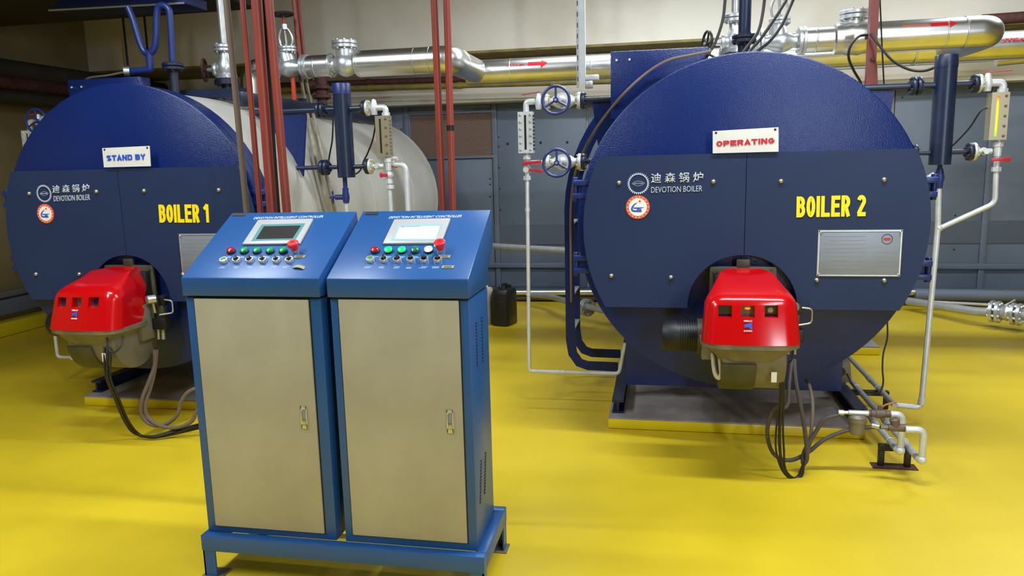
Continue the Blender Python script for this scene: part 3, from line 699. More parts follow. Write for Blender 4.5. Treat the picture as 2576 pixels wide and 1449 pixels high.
# ================================================================== burners
def boolean(o, cutter):
    md = o.modifiers.new('b', 'BOOLEAN'); md.object = cutter; md.operation = 'DIFFERENCE'; md.solver = 'EXACT'
    dg = bpy.context.evaluated_depsgraph_get(); dg.update()
    me = bpy.data.meshes.new_from_object(o.evaluated_get(dg)); o.modifiers.clear(); o.data = me
    me.polygons.foreach_set('use_smooth', [True]*len(me.polygons)); me.set_sharp_from_angle(angle=math.radians(32))
    bpy.data.objects.remove(cutter)
HN = V(0, -.93, .36).normalized()
def burner(xc, k, label):
    xb = xc-.022
    b = thing('burner', label, 'burner', (xb, 3.8, .45))
    def w(t): return .228-.022*t-.055*max(0, t-.6)**1.5*5.4
    def yf(t): return 3.578+.085*t+.16*max(0, t-.66)**2*8
    m = MB(); NT, o = 16, 0
    cols = None; zt = 1.015
    def contour(t):
        hw = w(t); y0 = yf(t); y1 = 4.03; hr = .205-.128*t**1.2; rc = .075; c = []
        for j in range(7):      # front-left corner then front-right corner, rounded
            a = PI*.5*j/6; c.append((-hw+rc-rc*math.cos(a), y0+rc-rc*math.sin(a)))
        for j in range(1, 6): c.append((-hw+rc+(2*hw-2*rc)*j/6, y0-.012*math.sin(PI*j/6)))
        for j in range(7):
            a = PI*.5*(1-j/6); c.append((hw-rc+rc*math.cos(a), y0+rc-rc*math.sin(a)))
        for j in range(1, 19): q = j/18; c.append((hw+(hr-hw)*q**1.4, y0+rc+(y1-y0-rc)*q))
        for j in range(1, 6): c.append((hr-2*hr*j/6, y1))
        for j in range(18, 0, -1): q = j/18; c.append((-(hw+(hr-hw)*q**1.4), y0+rc+(y1-y0-rc)*q))
        return c
    for i in range(NT+1):
        t = i/NT; c = contour(t); cols = len(c)
        for j, (x, y) in enumerate(c):
            q = min(1, max(0, (y-3.80)/.2)); zb = .725+.2*q*q*(3-2*q)
            topz = zt+.012*min(1, max(0, (y-3.7)/.3))-.02*(1-min(1, max(0, (y-yf(1))/.06)))
            z = zb+(topz-zb)*(1-(1-t)**1.15)
            if q > 0: x = contour(min(1, 1-(1-min(1, (z-.725)/(topz-.725)))**(1/1.15)))[j][0]
            m.v.append(V(xb+x, y, z))
    for i in range(NT):
        for j in range(cols):
            m.f.append((i*cols+j, i*cols+(j+1) % cols, (i+1)*cols+(j+1) % cols, (i+1)*cols+j))
    m.f.append(tuple(range(cols))[::-1]); m.f.append(tuple(NT*cols+j for j in range(cols)))
    hood = m.build('hood', 'hood_red', b, label='glossy red hood')
    cut = MB(); pos = []
    for px in (1824, 1881, 1940):
        p = P(px, 783, Y=3.625); q = V(p.x-X2+xc, 3.625, p.z); pos.append(q)
        cut.box(q, (.062, .11, .056))
    cu = cut.build('cutter', 'hood_red'); boolean(hood, cu)
    for i, q in enumerate(pos):
        wn = MB().span((q.x-.032, q.y+.03, q.z-.03), (q.x+.032, q.y+.036, q.z+.03)).build('window', 'window_grey' if i == 1 else 'window_dark', b)
        if k == 2 and i == 1: MB().ball((q.x+.002, q.y+.028, q.z+.008), .012, 12, 6, (1.1, .4, .45)).build('glow', 'glow_orange', wn)
        if k == 2 and i == 2: MB().lathe((q.x, q.y+.03, q.z), (0, -1, 0), [(0, .013), (.004, .013)], 14).build('dial', 'gauge_face', wn)
    # hood badge with the maker's mark
    ln = lambda dx, dz: V(xb+dx, 3.5715+(dz-.80)*.34, dz)
    c0 = P(1881, 819, Y=3.60); cz = c0.z; cx = c0.x-X2+xc-xb
    E = lambda dx, dz: V(xb+cx+dx, yf(1-(1-(cz+dz-.725)/.283)**(1/1.15))-.0135, cz+dz)
    text('badge_lettering', 'RIELLO', E(-.019, .0185), E(.019, .0185), E(-.019, .027), 'white', b, bold=.02, thick=.0015)
    text('badge_lettering', 'BURNERS', E(-.019, -.0265), E(.019, -.0265), E(-.019, -.019), 'white', b, bold=.02, thick=.0015)
    MB().prism([E(*q) for q in ((-.017, .006), (.003, .012), (.018, .015), (.018, -.015), (.008, -.012), (.004, -.006), (-.017, -.007))], HN*.0015).build('badge_mark', 'letter_blue', b)
    # grey pan under the hood
    m = MB(); N = 28
    def ell(hx, y0, y1, z, pw=4):
        r = []
        for i in range(N):
            a = 2*PI*i/N; ca, sa = math.cos(a), math.sin(a)
            r.append(V(xb+hx*math.copysign(abs(ca)**(2/pw), ca), (y0+y1)/2+(y1-y0)/2*math.copysign(abs(sa)**(2/pw), sa), z))
        return r
    secs = [ell(.232, 3.572, 3.93, .728), ell(.232, 3.572, 3.93, .702), ell(.205, 3.59, 3.93, .69), ell(.155, 3.62, 3.93, .64), ell(.14, 3.65, 3.93, .60)]
    for sct in secs: m.v += sct
    for i in range(len(secs)-1):
        for j in range(N): m.f.append((i*N+j, i*N+(j+1) % N, (i+1)*N+(j+1) % N, (i+1)*N+j))
    m.f.append(tuple(range(N))[::-1]); m.f.append(tuple((len(secs)-1)*N+j for j in range(N)))
    m.build('pan', 'burner_grey', b)
    # scroll fan housing, rounded underneath
    pr = [V(xb-.13, 3.83+.20*math.cos(a), .655+.205*math.sin(a)) for a in [math.radians(180+v) for v in range(0, 181, 12)]]+[V(xb-.13, 4.03, .85), V(xb-.13, 3.7, .85)]
    MB().prism(pr, (.30, 0, 0)).build('fan_housing', 'burner_grey', b, bevel=.012)
    MB().prism([p+V(-.004, 0, 0) for p in [V(xb-.13, 3.822+.205*math.cos(a), .655+.212*math.sin(a)) for a in [math.radians(180+v) for v in range(10, 101, 10)]]+[V(xb-.13, 3.83, .655)]], (.165, 0, 0)).build('air_damper_cover', 'burner_dark', b, bevel=.006)
    MB().span((xb+.12, 3.84, .60), (xb+.205, 4.02, .82)).build('pump_housing', 'burner_grey', b, bevel=.012)
    # mounting flange and head on the boiler door
    m = MB(); m.span((xb-.17, 4.035, .74), (xb+.17, 4.06, 1.035)); m.box((xb, 4.047, 1.05), (.07, .025, .05)); m.build('mounting_flange', 'burner_dark', b, bevel=.008)
    MB().span((xb-.15, 3.99, .66), (xb+.15, 4.09, 1.0)).build('head', 'black', b, bevel=.01)
    for sx in (-1, 1): MB().lathe((xb+sx*.145, 4.036, 1.012), (0, -1, 0), [(0, .012), (.012, .012)], 6).build('flange_bolt', 'burner_dark', b)
    # fan motor on the left
    mo = MB().cyl((xb-.23, 3.86, .70), (xb-.39, 3.86, .70), .075, 28).build('motor', 'black', b)
    for i in range(7):
        MB().cyl((xb-.245-.012*i, 3.86, .70), (xb-.249-.012*i, 3.86, .70), .083, 28).build('motor_fin', 'black', mo)
    MB().lathe((xb-.34, 3.86, .70), (-1, 0, 0), [(0, .08), (.06, .08), (.075, .07), (.078, .05)], 28).build('motor_cowl', 'black', mo)
    MB().cyl((xb-.13, 3.86, .70), (xb-.24, 3.86, .70), .09, 28).build('motor_adapter', 'burner_dark', b)
    MB().span((xb-.22, 3.76, .60), (xb-.10, 3.9, .73)).build('motor_bracket', 'burner_grey', b, bevel=.006)
    # oil pump, gauge and pipes on the right
    px = xb+.235
    MB().span((px-.03, 3.93, .655), (px+.06, 4.01, .725)).build('oil_pump', 'black', b, bevel=.006)
    MB().span((px+.01, 3.95, .80), (px+.05, 4.0, .86)).build('solenoid', 'black', b, bevel=.005)
    MB().span((px-.01, 3.95, .72), (px+.04, 3.99, .80)).build('valve_block', 'burner_dark', b, bevel=.004)
    gq = MB().cyl((px+.01, 3.93, .845), (px-.018, 3.895, .845), .026, 20).build('pressure_gauge', 'galv', b); 
    MB().cyl((px-.0185, 3.8945, .845), (px-.0195, 3.893, .845), .022, 20).build('dial', 'gauge_face', gq)
    MB().cyl((px, 3.92, .82), (px, 3.93, .76), .007, 8).build('gauge_stem', 'galv', b)
    MB().pipe([(px+.05, 3.96, .835), (px+.1, 3.96, .83), (px+.1, 3.96, .755), (px+.02, 3.94, .745)], .005, .02, 8).build('oil_tube', 'galv', b)
    for dx in (-.012, .02): MB().cyl((px+dx, 3.96, .655), (px+dx, 3.955, .59), .011, 6).build('hose_fitting', 'galv', b)
    MB().tube([(xb-.14, 3.70, .70), (xb-.135, 3.68, .62), (xb-.13, 3.67, .555), (xb-.145, 3.67, .535), (xb-.16, 3.69, .56), (xb-.165, 3.74, .62), (xb-.16, 3.80, .64)], .011, 10).build('corrugated_lead', 'beige_cable', b)
    MB().box((xb+.11, 3.622, .56), (.025, .003, .05)).build('warning_tag', 'white', b)
    return b
burner(X2, 2, 'red-hooded burner with a glowing orange window on the right-hand boiler')
burner(X1, 1, 'red-hooded burner with three dark windows, seen from its right, on the left-hand boiler')

def cable(name, m, label, cat, pts, r, n=8, parent=None):
    o = MB().tube([P(x, y, Y=d) if len(q) == 3 else P(x, y, Z=q[3]) for q in pts for (x, y, d) in [q[:3]]], r, n).build(name, m); tag(o, label, cat); return o
# hoses and cables under burner 2
cable('oil_hose', 'hose', 'grey oil hose looping to the brown check valve, right boiler', 'hose', [(1992, 905, 3.93), (1985, 960, 3.82), (1980, 1020, 3.76), (1948, 1030, 3.76), (1930, 1085, 3.78), (1945, 1140, 3.82), (1985, 1158, 3.84), (2030, 1140, 3.85), (2075, 1105, 3.85), (2135, 1082, 3.85), (2208, 1073, 3.85)], .0105)
cable('oil_hose', 'hose', 'grey oil hose from the pump to the filter bowl, right boiler', 'hose', [(1998, 905, 3.94), (2002, 960, 3.85), (2018, 1040, 3.8), (2028, 1110, 3.8), (2030, 1155, 3.8), (2020, 1165, 3.81), (2024, 1135, 3.83), (2050, 1090, 3.85), (2075, 1055, 3.85), (2113, 1043, 3.85)], .0105)
cable('hose', 'conduit_grey', 'pale flexible conduit hanging from the boiler underside beside the hoses', 'hose', [(2028, 958, 4.2), (2036, 970, 4.1), (2044, 1010, 3.98), (2043, 1060, 3.9), (2036, 1120, 3.86), (2026, 1160, 3.82), (2012, 1190, 3.79)], .009)
for i, (dx, lb) in enumerate(((-4, 'thin black burner cable hanging leftmost to the floor, right boiler'), (1, 'thicker black burner cable hanging in the bundle, right boiler'), (6, 'black burner cable nearest the hoses, right boiler'))):
    cable('burner_cable', 'rubber', lb, 'cable', [(1962+dx*1.5, 880, 3.66), (1966+dx, 930, 3.68), (1966+dx, 1000, 3.7), (1960+dx*1.6, 1070, 3.72), (1960+dx*2, 1130, 3.72), (1970+dx, 1180, 3.73), (1992+dx, 1203, 3.755), (2012+dx, 1196, 3.77), (2022, 1165+dx, 3.78)], .0075 if i == 1 else .005)
cable('burner_cable', 'rubber', 'small black cable loop under the hood of the right-hand burner', 'cable', [(1948, 880, 3.68), (1952, 915, 3.66), (1962, 905, 3.66), (1966, 885, 3.66), (1975, 915, 3.66), (1992, 905, 3.7), (1995, 880, 3.72)], .004)
# hoses and cables under burner 1
for i, (dx, lb) in enumerate(((-5, 'thin black burner cable hanging leftmost, left boiler'), (0, 'thick black burner cable hanging to the floor, left boiler'), (6, 'black burner cable nearest the fan housing, left boiler'))):
    cable('burner_cable', 'rubber', lb, 'cable', [(270+dx, 845, 3.66), (270+dx*1.5, 900, 3.62), (272+dx, 950, 3.62), (292+dx, 1000, 3.66), (318+dx, 1060, 3.74), (345+dx, 1092, 3.80), (385, 1099+dx*.5, 3.80), (440, 1086+dx, 3.85), (500, 1072+dx, 3.9), (560, 1060+dx, 3.9)], .0085 if i == 1 else .0055)
cable('burner_cable', 'rubber', 'small black cable loop under the hood of the left-hand burner', 'cable', [(268, 845, 3.62), (275, 880, 3.6), (290, 885, 3.6), (305, 870, 3.62), (310, 845, 3.66)], .005)
cable('oil_hose', 'conduit_grey', 'brown oil hose, outer of the pair hanging behind the cabinet, left boiler', 'hose', [(388, 880, 3.93), (388, 920, 3.9), (374, 960, 3.86), (355, 1010, 3.82), (356, 1045, 3.82), (380, 1068, 3.84), (415, 1068, 3.86), (445, 1045, 3.88), (456, 1010, 3.9), (475, 985, 3.92), (510, 975, 3.94), (560, 985, 3.94)], .0115)
cable('oil_hose', 'conduit_grey', 'brown oil hose, inner of the pair hanging behind the cabinet, left boiler', 'hose', [(394, 880, 3.94), (390, 925, 3.92), (380, 970, 3.88), (366, 1015, 3.84), (372, 1048, 3.84), (400, 1070, 3.84), (440, 1076, 3.84), (480, 1062, 3.86), (495, 1035, 3.88), (520, 1010, 3.9), (560, 1000, 3.9)], .0115)

# ================================================================== water gauges
YG = 4.77
def flange(parent, c, ax, r, t=.022, m='navy', bolts=6, bm_='navy_dark', name='flange'):
    c, ax = V(c), V(ax).normalized(); x, y = frame(ax)
    f = MB().lathe(c-ax*t/2, ax, [(0, r*.96), (.003, r), (t-.003, r), (t, r*.96)], 24).build(name, m, parent)
    k = MB()
    for i in range(bolts):
        a = 2*PI*(i+.5)/bolts; p = c+(x*math.cos(a)+y*math.sin(a))*r*.76; k.hexa(p-ax*(t/2+.009), p+ax*(t/2+.009), r*.12)
    k.build('flange_bolts', bm_, f)['kind'] = 'stuff'
    return f
def handwheel(parent, c, ax, R_, m, spokes=3, a0=PI/2*-1, r=.008, hub='galv'):
    c, ax = V(c), V(ax).normalized(); x, y = frame(ax)
    k = MB().torus(c, ax, R_, r, 32, 8)
    for i in range(spokes):
        a = a0+2*PI*i/spokes; e = x*math.cos(a)+y*math.sin(a); k.cyl(c+e*R_*.12-ax*.0, c+e*R_, r*.75, 8)
    k.lathe(c-ax*.012, ax, [(0, R_*.2), (.024, R_*.2)], 14)
    h = k.build('handwheel', m, parent)
    MB().lathe(c-ax*.02, ax, [(0, R_*.1), (.045, R_*.1)], 8).build('spindle', hub, h)
    return h
def lever(parent, p, d, n, L=.085, w=.022, m='red_lever'):
    p, d, n = V(p), V(d).normalized(), V(n).normalized(); y = n.cross(d)
    MB().prism([p-d*.012+y*w*.35, p-d*.012-y*w*.35, p+d*L*.35-y*w*.3, p+d*L-y*w*.5, p+d*(L+.006), p+d*L+y*w*.5, p+d*L*.35+y*w*.3], n*.005).build('lever_handle', m, parent, bevel=.001)
def gauge_glass(parent, c, w, d, h, lit=False, m='white_paint', one_side=False):
    c = V(c); fy = c.y-d/2
    k = MB(); sw = .007
    gx = c.x-(.012 if one_side else 0)
    k.span((c.x-w/2, fy, c.z-h/2), (gx-sw, c.y+d/2, c.z+h/2)); k.span((gx+sw, fy, c.z-h/2), (c.x+w/2, c.y+d/2, c.z+h/2))
    k.span((gx-sw, fy, c.z-h/2), (gx+sw, c.y+d/2, c.z-h*.42)); k.span((gx-sw, fy, c.z+h*.42), (gx+sw, c.y+d/2, c.z+h/2))
    body = k.build('gauge_body', m, parent)
    MB().span((gx-sw, fy+.006, c.z-h*.42), (gx+sw, fy+.01, c.z+h*.42)).build('sight_glass', 'gauge_glow' if lit else 'black', parent, label='glowing green to orange sight glass' if lit else None)
    n = 5 if one_side else 6; b0 = None
    for i in range(n):
        z = c.z-h*.42+h*.84*i/(n-1)
        for x in ([c.x+w*.3] if one_side else [c.x-w*.34, c.x+w*.34]):
            if b0 is None: b0 = MB().lathe((x, fy+.001, z), (0, -1, 0), [(0, .0075), (.005, .0075), (.008, .004)], 8).build('bolt', 'galv' if not one_side else 'brown_pipe', parent); wy = WL[b0.name].y
            else: dup(b0, (x, wy, z), parent)
    k = MB()
    for i in range(10):
        z = c.z-h*.4+h*.8*i/9; k.box((c.x+w/2+.003, c.y, z), (.006, d*.5, .012))
    k.build('clamp_nuts', 'navy_dark' if not one_side else 'gauge_face', body)['kind'] = 'stuff'
def left_gauge(xc, label):
    g = thing('water_gauge', label, 'gauge', (xc-1.29, YG, .2))
    X = lambda o: xc+o
    for z, xe, sh in ((1.972, -.50, 1), (1.597, -.74, 0)):
        MB().cyl((X(-.93), YG, z), (X(xe), YG, z), .017, 14).build('inlet_pipe', 'navy', g)
        flange(g, (X(-.925), YG, z), (1, 0, 0), .052, .02, 'navy')
        flange(g, (X(-.950), YG, z), (1, 0, 0), .052, .02, 'white_paint', bm_='silver_yellow')
        flange(g, (X(-1.15), YG, z), (1, 0, 0), .047, .018, 'white_paint', bm_='silver_yellow')
        vb = MB(); vb.lathe((X(-1.15), YG, z), (1, 0, 0), [(0, .022), (.03, .024), (.06, .042), (.1, .045), (.14, .042), (.17, .024), (.2, .022)], 18)
        vb.lathe((X(-1.052), YG-.02, z), (0, -1, 0), [(0, .045), (.02, .045), (.02, .05), (.035, .05), (.035, .034), (.07, .026), (.09, .018), (.13, .012)], 18)
        vb.build('valve_body', 'white_paint', g)
        handwheel(g, (X(-1.074), 4.605, z-.004), (0, -1, 0), .082, 'navy_blue', 3, PI/2, .009)
    # top: cock with red lever and elbow
    z = 1.972
    k = MB(); k.cyl((X(-1.155), YG, z), (X(-1.25), YG, z), .014, 12); k.hexa((X(-1.165), YG, z), (X(-1.18), YG, z), .022); k.lathe((X(-1.205), YG, z-.045), (0, 0, 1), [(0, .017), (.02, .021), (.045, .025), (.07, .021), (.085, .016), (.1, .012)], 14); k.build('cock', 'white_paint', g)
    lever(g, (X(-1.205), YG-.01, z+.058), (-1, 0, -.12), (0, 0, 1), .1, .018)
    MB().pipe([(X(-1.23), YG, z+.005), (X(-1.286), YG, z+.005), (X(-1.286), YG, 1.912)], .019, .022, 12).build('elbow', 'white_paint', g)
    gauge_glass(g, (X(-1.288), YG, 1.787), .094, .07, .256)
    # bottom: nut, tee, two red levers, drain
    k = MB(); k.cyl((X(-1.286), YG, 1.66), (X(-1.286), YG, 1.50), .015, 12); k.hexa((X(-1.286), YG, 1.645), (X(-1.286), YG, 1.62), .026); k.ball((X(-1.288), YG, 1.555), .027, 12, 8); k.hexa((X(-1.288), YG-.02, 1.555), (X(-1.288), YG-.045, 1.555), .019); k.hexa((X(-1.288), YG, 1.515), (X(-1.288), YG, 1.49), .026); k.cyl((X(-1.286), YG, 1.6), (X(-1.15), YG, 1.6), .014, 10)
    k.build('lower_cock', 'white_paint', g)
    lever(g, (X(-1.2), YG-.03, 1.602), (-1, 0, -.06), (0, -1, 0), .105, .03)
    lever(g, (X(-1.27), YG-.02, 1.556), (1, 0, -.14), (0, -1, 0), .085, .026)
    MB().pipe([(X(-1.287), YG, 1.5), (X(-1.3), YG, .222), (X(-.705), YG, .222), (X(-.665), YG, .43)], .0125, .03, 10).build('drain_pipe', 'white_paint', g)
    for z in (1.3, .75): MB().cyl((X(-1.287-.013*(1.5-z)/1.28), YG, z-.012), (X(-1.287-.013*(1.5-z)/1.28), YG, z+.012), .0155, 10).build('pipe_joint', 'white_paint', g)
    for x in (-1.12, -1.08): MB().cyl((X(x), YG, .222), (X(x+.015), YG, .222), .0155, 10).build('pipe_joint', 'white_paint', g)
    return g
left_gauge(X2, 'white water gauge with two blue handwheels, left of the right-hand boiler')
left_gauge(X1, 'partly hidden water gauge with blue handwheel at the left edge of the photo')
def right_gauge(xc, k, label):
    g = thing('water_column', label, 'gauge', (xc+1.13, YG, .12))
    X = lambda o: xc+o
    c = MB().cyl((X(1.132), YG, 1.53), (X(1.132), YG, 2.075), .0585, 32).build('column', 'navy', g)
    MB().lathe((X(1.132), YG, 2.072), (0, 0, 1), [(0, .0585), (0, .0605), (.066, .0605), (.07, .058), (.07, .05), (.066, .048)], 32).build('column_cap', 'navy' if k == 2 else 'navy_blue', g)
    for z, xs_ in ((1.978, .48), (1.60, .76)):
        MB().cyl((X(xs_), YG, z), (X(1.285), YG, z), .0185 if z > 1.8 else .0145, 14).build('connecting_pipe', 'navy', g)
        for x in (.965, .993): flange(g, (X(x), YG, z), (1, 0, 0), .052, .022, 'navy')
        flange(g, (X(1.285), YG, z), (1, 0, 0), .051, .022, 'navy_dark')
        flange(g, (X(1.308), YG, z), (1, 0, 0), .051, .016, 'white_paint', bm_='silver_yellow')
        MB().cyl((X(1.31), YG, z), (X(1.40), YG, z), .016, 12).build('stub', 'white_paint', g)
    z = 1.978
    MB().lathe((X(1.352), YG, z-.045), (0, 0, 1), [(0, .019), (.02, .021), (.04, .027), (.062, .022), (.085, .017), (.1, .011)], 14).build('cock', 'white_paint', g)
    lever(g, (X(1.352), YG, z+.058), (1, 0, .03), (0, 0, 1), .115, .012, 'red_lever' if k == 2 else 'rust')
    MB().pipe([(X(1.37), YG, z), (X(1.432), YG, z), (X(1.432), YG, 1.925)], .02, .024, 12).build('elbow', 'white_paint', g)
    MB().hexa((X(1.432), YG, 1.925), (X(1.432), YG, 1.945), .027).build('nut', 'white_paint', g)
    gauge_glass(g, (X(1.412), YG, 1.793), .09, .07, .262, k == 2, 'gauge_face', True)
    kk = MB(); kk.cyl((X(1.432), YG, 1.665), (X(1.432), YG, 1.50), .016, 12); kk.hexa((X(1.432), YG, 1.65), (X(1.432), YG, 1.625), .026); kk.ball((X(1.36), YG, 1.60), .023, 12, 8); kk.hexa((X(1.36), YG-.02, 1.6), (X(1.36), YG-.04, 1.6), .017); kk.hexa((X(1.432), YG, 1.51), (X(1.432), YG, 1.485), .025); kk.lathe((X(1.432), YG, 1.57), (0, 0, 1), [(0, .02), (.06, .02)], 12); kk.build('lower_cock', 'white_paint', g)
    if k == 2:
        lever(g, (X(1.40), YG-.03, 1.552), (1, 0, 0), (0, -1, 0), .085, .03)
        MB().pipe([(X(1.432), YG, 1.49), (X(1.44), YG, 1.305), (X(1.158), YG, 1.163)], .0145, .035, 12).build('side_drain', 'white_paint', g)
        k2 = MB(); k2.tube([(X(1.135), YG, 1.53), (X(1.135), YG, 1.40)], .013, 10); k2.lathe((X(1.136), YG, 1.395), (0, 0, 1), [(0, .02), (.03, .022), (.06, .028), (.09, .022), (.115, .016)], 14); k2.cyl((X(1.136), YG, 1.45), (X(1.09), YG-.02, 1.45), .014, 10)
        k2.build('drain_valve', 'navy_blue', g)
        MB().box((X(1.075), YG-.03, 1.468), (.05, .012, .018), Matrix.Rotation(-.6, 3, 'Y')).build('lever_handle', 'galv', g)
        a_ = V(X(1.136), YG, 1.40); b_ = P(2317, 1026, Y=4.6)
        MB().pipe([a_, V(X(1.147), YG, 1.163), b_, P(2253, 1019, Y=4.6)], .0165, .04, 12).build('drain_pipe', 'white_paint', g)
        t = a_.lerp(b_, .985); MB().cyl(b_+V(.0, 0, .025), b_+V(.003, 0, .055), .021, 12).build('elbow', 'white_paint', g)
        MB().ball((X(1.152), YG, 1.163), .022, 12, 8).build('tee', 'white_paint', g)
    else:
        lever(g, (X(1.435), YG+.02, 1.60), (1, 0, .02), (0, -1, 0), .05, .03); lever(g, (X(1.42), YG-.02, 1.54), (-1, 0, .03), (0, -1, 0), .04, .035)
        kk = MB(); kk.ball((X(1.436), YG, 1.54), .026, 12, 8); kk.hexa((X(1.436), YG, 1.45), (X(1.436), YG, 1.475), .027); kk.build('drain_cock', 'white_paint', g)
        MB().pipe([(X(1.432), YG, 1.49), (X(1.44), YG, .15)], .014, None, 12).build('drain_pipe', 'white_paint', g)
        MB().pipe([(X(1.44), YG+.01, 1.655), (X(1.45), YG+.02, 1.61), (X(1.545), YG+.02, 1.605), (X(1.555), YG+.02, .15)], .0175, .07, 12).build('bypass_pipe', 'white_paint', g)
        MB().hexa((X(1.47), YG, 1.648), (X(1.5), YG-.01, 1.648), .014).build('plug', 'white_paint', g)
        k2 = MB(); k2.cyl((X(1.118), YG, 1.53), (X(1.118), YG, 1.42), .015, 10); k2.lathe((X(1.118), YG, 1.36), (0, 0, 1), [(0, .02), (.04, .026), (.08, .02), (.1, .022)], 14); k2.cyl((X(1.118), YG, 1.40), (X(1.05), YG-.02, 1.40), .018, 10); k2.build('drain_valve', 'navy_blue', g)
        handwheel(g, (X(1.035), YG-.025, 1.40), (-1, -.4, 0), .038, 'navy_blue', 5, 0, .006, 'navy_blue')
        MB().cyl((X(1.118), YG, 1.36), (X(1.13), YG, .15), .013, 10).build('column_drain', 'white_paint', g)
    return g
right_gauge(X2, 2, 'navy water column with a glowing yellow gauge glass, right of the right-hand boiler')
right_gauge(X1, 1, 'navy water column with an unlit gauge, between the two boilers above the control cabinets')

# ================================================================== steam line
ZS, YS, RS = 2.375, 5.6, .098
ZH, YH = 2.365, 6.4
def on_pipe(xa, xb, zc, t0, t1, yc, r, rev=False):
    def f(a, b, h):
        th = (t0+(t1-t0)*b)/r; x = xa+(xb-xa)*a
        return V(x, yc-(r+h)*math.cos(th), zc+(r+h)*math.sin(th))
    return f
def arrow(parent, x0, x1, hz, zc, t0, yc, r, m):
    bm = MB(); n = 10; xm = x0+(x1-x0)*.66
    def pt(x, t, h): th = (t0+t)/r; return V(x, yc-(r+h)*math.cos(th), zc+(r+h)*math.sin(th))
    for h in (.001, .002):
        pass
    for i in range(n):      # shaft strips then head strips
        a, b = -hz*.4+hz*.8*i/n, -hz*.4+hz*.8*(i+1)/n
        bm.add([pt(x0, a, .0012), pt(xm, a, .0012), pt(xm, b, .0012), pt(x0, b, .0012)], [(0, 1, 2, 3)])
        a, b = -hz+2*hz*i/n, -hz+2*hz*(i+1)/n
        bm.add([pt(xm, a, .0012), pt(xm+(x1-xm)*(1-abs(a)/hz), a, .0012), pt(xm+(x1-xm)*(1-abs(b)/hz), b, .0012), pt(xm, b, .0012)], [(0, 1, 2, 3)])
    bm.build('flow_arrow', m, parent, smooth=False)
def clad(parent, a, b, r, name='pipe_cladding', m='clad'):
    o = MB().cyl(a, b, r, 36).build(name, m, parent); return o
def band(parent, c, ax, r): MB().lathe(V(c)-V(ax)*.006, ax, [(0, r), (.003, r*1.025), (.009, r*1.025), (.012, r)], 32, caps=False).build('band', 'clad', parent)
def steam_line(xc, k, label):
    s = thing('steam_pipe', label, 'pipe', (xc+.1, YS, 2.1))
    X = lambda o: xc+o
    MB().tube(round_path([(X(.02), YS, 2.10), (X(.02), YS, ZS), (X(.20), YS, ZS)], .13, 10), .082, 28, smooth=False).build('outlet_elbow', 'clad', s)
    clad(s, (X(.49), YS, ZS), (X(.69), YS, ZS), .082)
    clad(s, (X(.93), YS, ZS), (X(1.5), YS, ZS), RS)
    band(s, (X(.94), YS, ZS), (1, 0, 0), RS); band(s, (X(1.38), YS, ZS), (1, 0, 0), RS); band(s, (X(.58), YS, ZS), (1, 0, 0), .082)
    MB().tube(round_path([(X(1.5), YS, ZS), (X(1.66), YS, ZS), (X(1.66), YS+.2, ZS-.005), (X(1.66), YH-.05, ZH+.01)], .13, 10), RS*1.02, 36, smooth=False).build('elbow', 'clad', s)
    for a in (X(1.5),): band(s, (a, YS, ZS), (1, 0, 0), RS*1.02)
    band(s, (X(1.66), YS+.2, ZS), (0, 1, 0), RS*1.02)
    if k == 2:
        arrow(s, X(1.27), X(1.43), .035, ZS, .05, YS, RS, 'red')
        MB().add([on_pipe(X(1.1), X(1.26), ZS, .045, .055, YS, RS)(a, b, .0012) for a, b in ((0, 0), (1, 0), (1, 1), (0, 1))], [(0, 1, 2, 3)]).build('worn_stripe', 'orange', s, smooth=False)
    return s
steam_line(X1, 1, 'silver clad steam pipe leaving the left-hand boiler')
steam_line(X2, 2, 'silver clad steam pipe above the right-hand boiler, with a red arrow at its right')
hd_ = thing('steam_header', 'long silver clad steam header running behind both boilers to the right edge', 'pipe', (2, YH, ZH))
hx = X1+1.58; L_ = [hx, .75, 1.9, 3.2, 6.6]
MB().cyl((hx, YH, ZH), (L_[1], YH, ZH), .1, 36).build('pipe_cladding', 'clad', hd_)
MB().cyl((L_[1], YH, ZH), (L_[2], YH, ZH+.01), .1, 36).build('pipe_cladding', 'clad', hd_)
MB().cyl((L_[2], YH, ZH+.01), (L_[4], YH, ZH+.02), .102, 36).build('pipe_cladding', 'clad', hd_)
for x in (hx+.12, hx+.38, -.55, .75, 1.9): band(hd_, (x, YH, ZH), (1, 0, 0), .1)
p1, p2 = P(1328, 160, Y=YH-.1), P(1377, 160, Y=YH-.1); arrow(hd_, p1.x, p2.x, .04, ZH, p1.z-ZH, YH, .1, 'red')
p1, p2 = P(1274, 163, Y=YH-.1), P(1318, 163, Y=YH-.1)
text('pipe_lettering', 'STEAM', (0, 0, 0), (1, 0, 0), (0, 0, 1), 'red', hd_, bold=.02, mapf=on_pipe(p1.x, p2.x, ZH, p1.z-ZH-.014, p1.z-ZH+.004, YH, .1), thick=.001)
p1, p2 = P(2522, 92, Y=YH-.1), P(2596, 88, Y=YH-.1)
text('pipe_lettering', 'STEAM', (0, 0, 0), (1, 0, 0), (0, 0, 1), 'letter_red', hd_, bold=.03, mapf=on_pipe(p1.x, p2.x, ZH+.02, .0, .03, YH, .102), thick=.001)

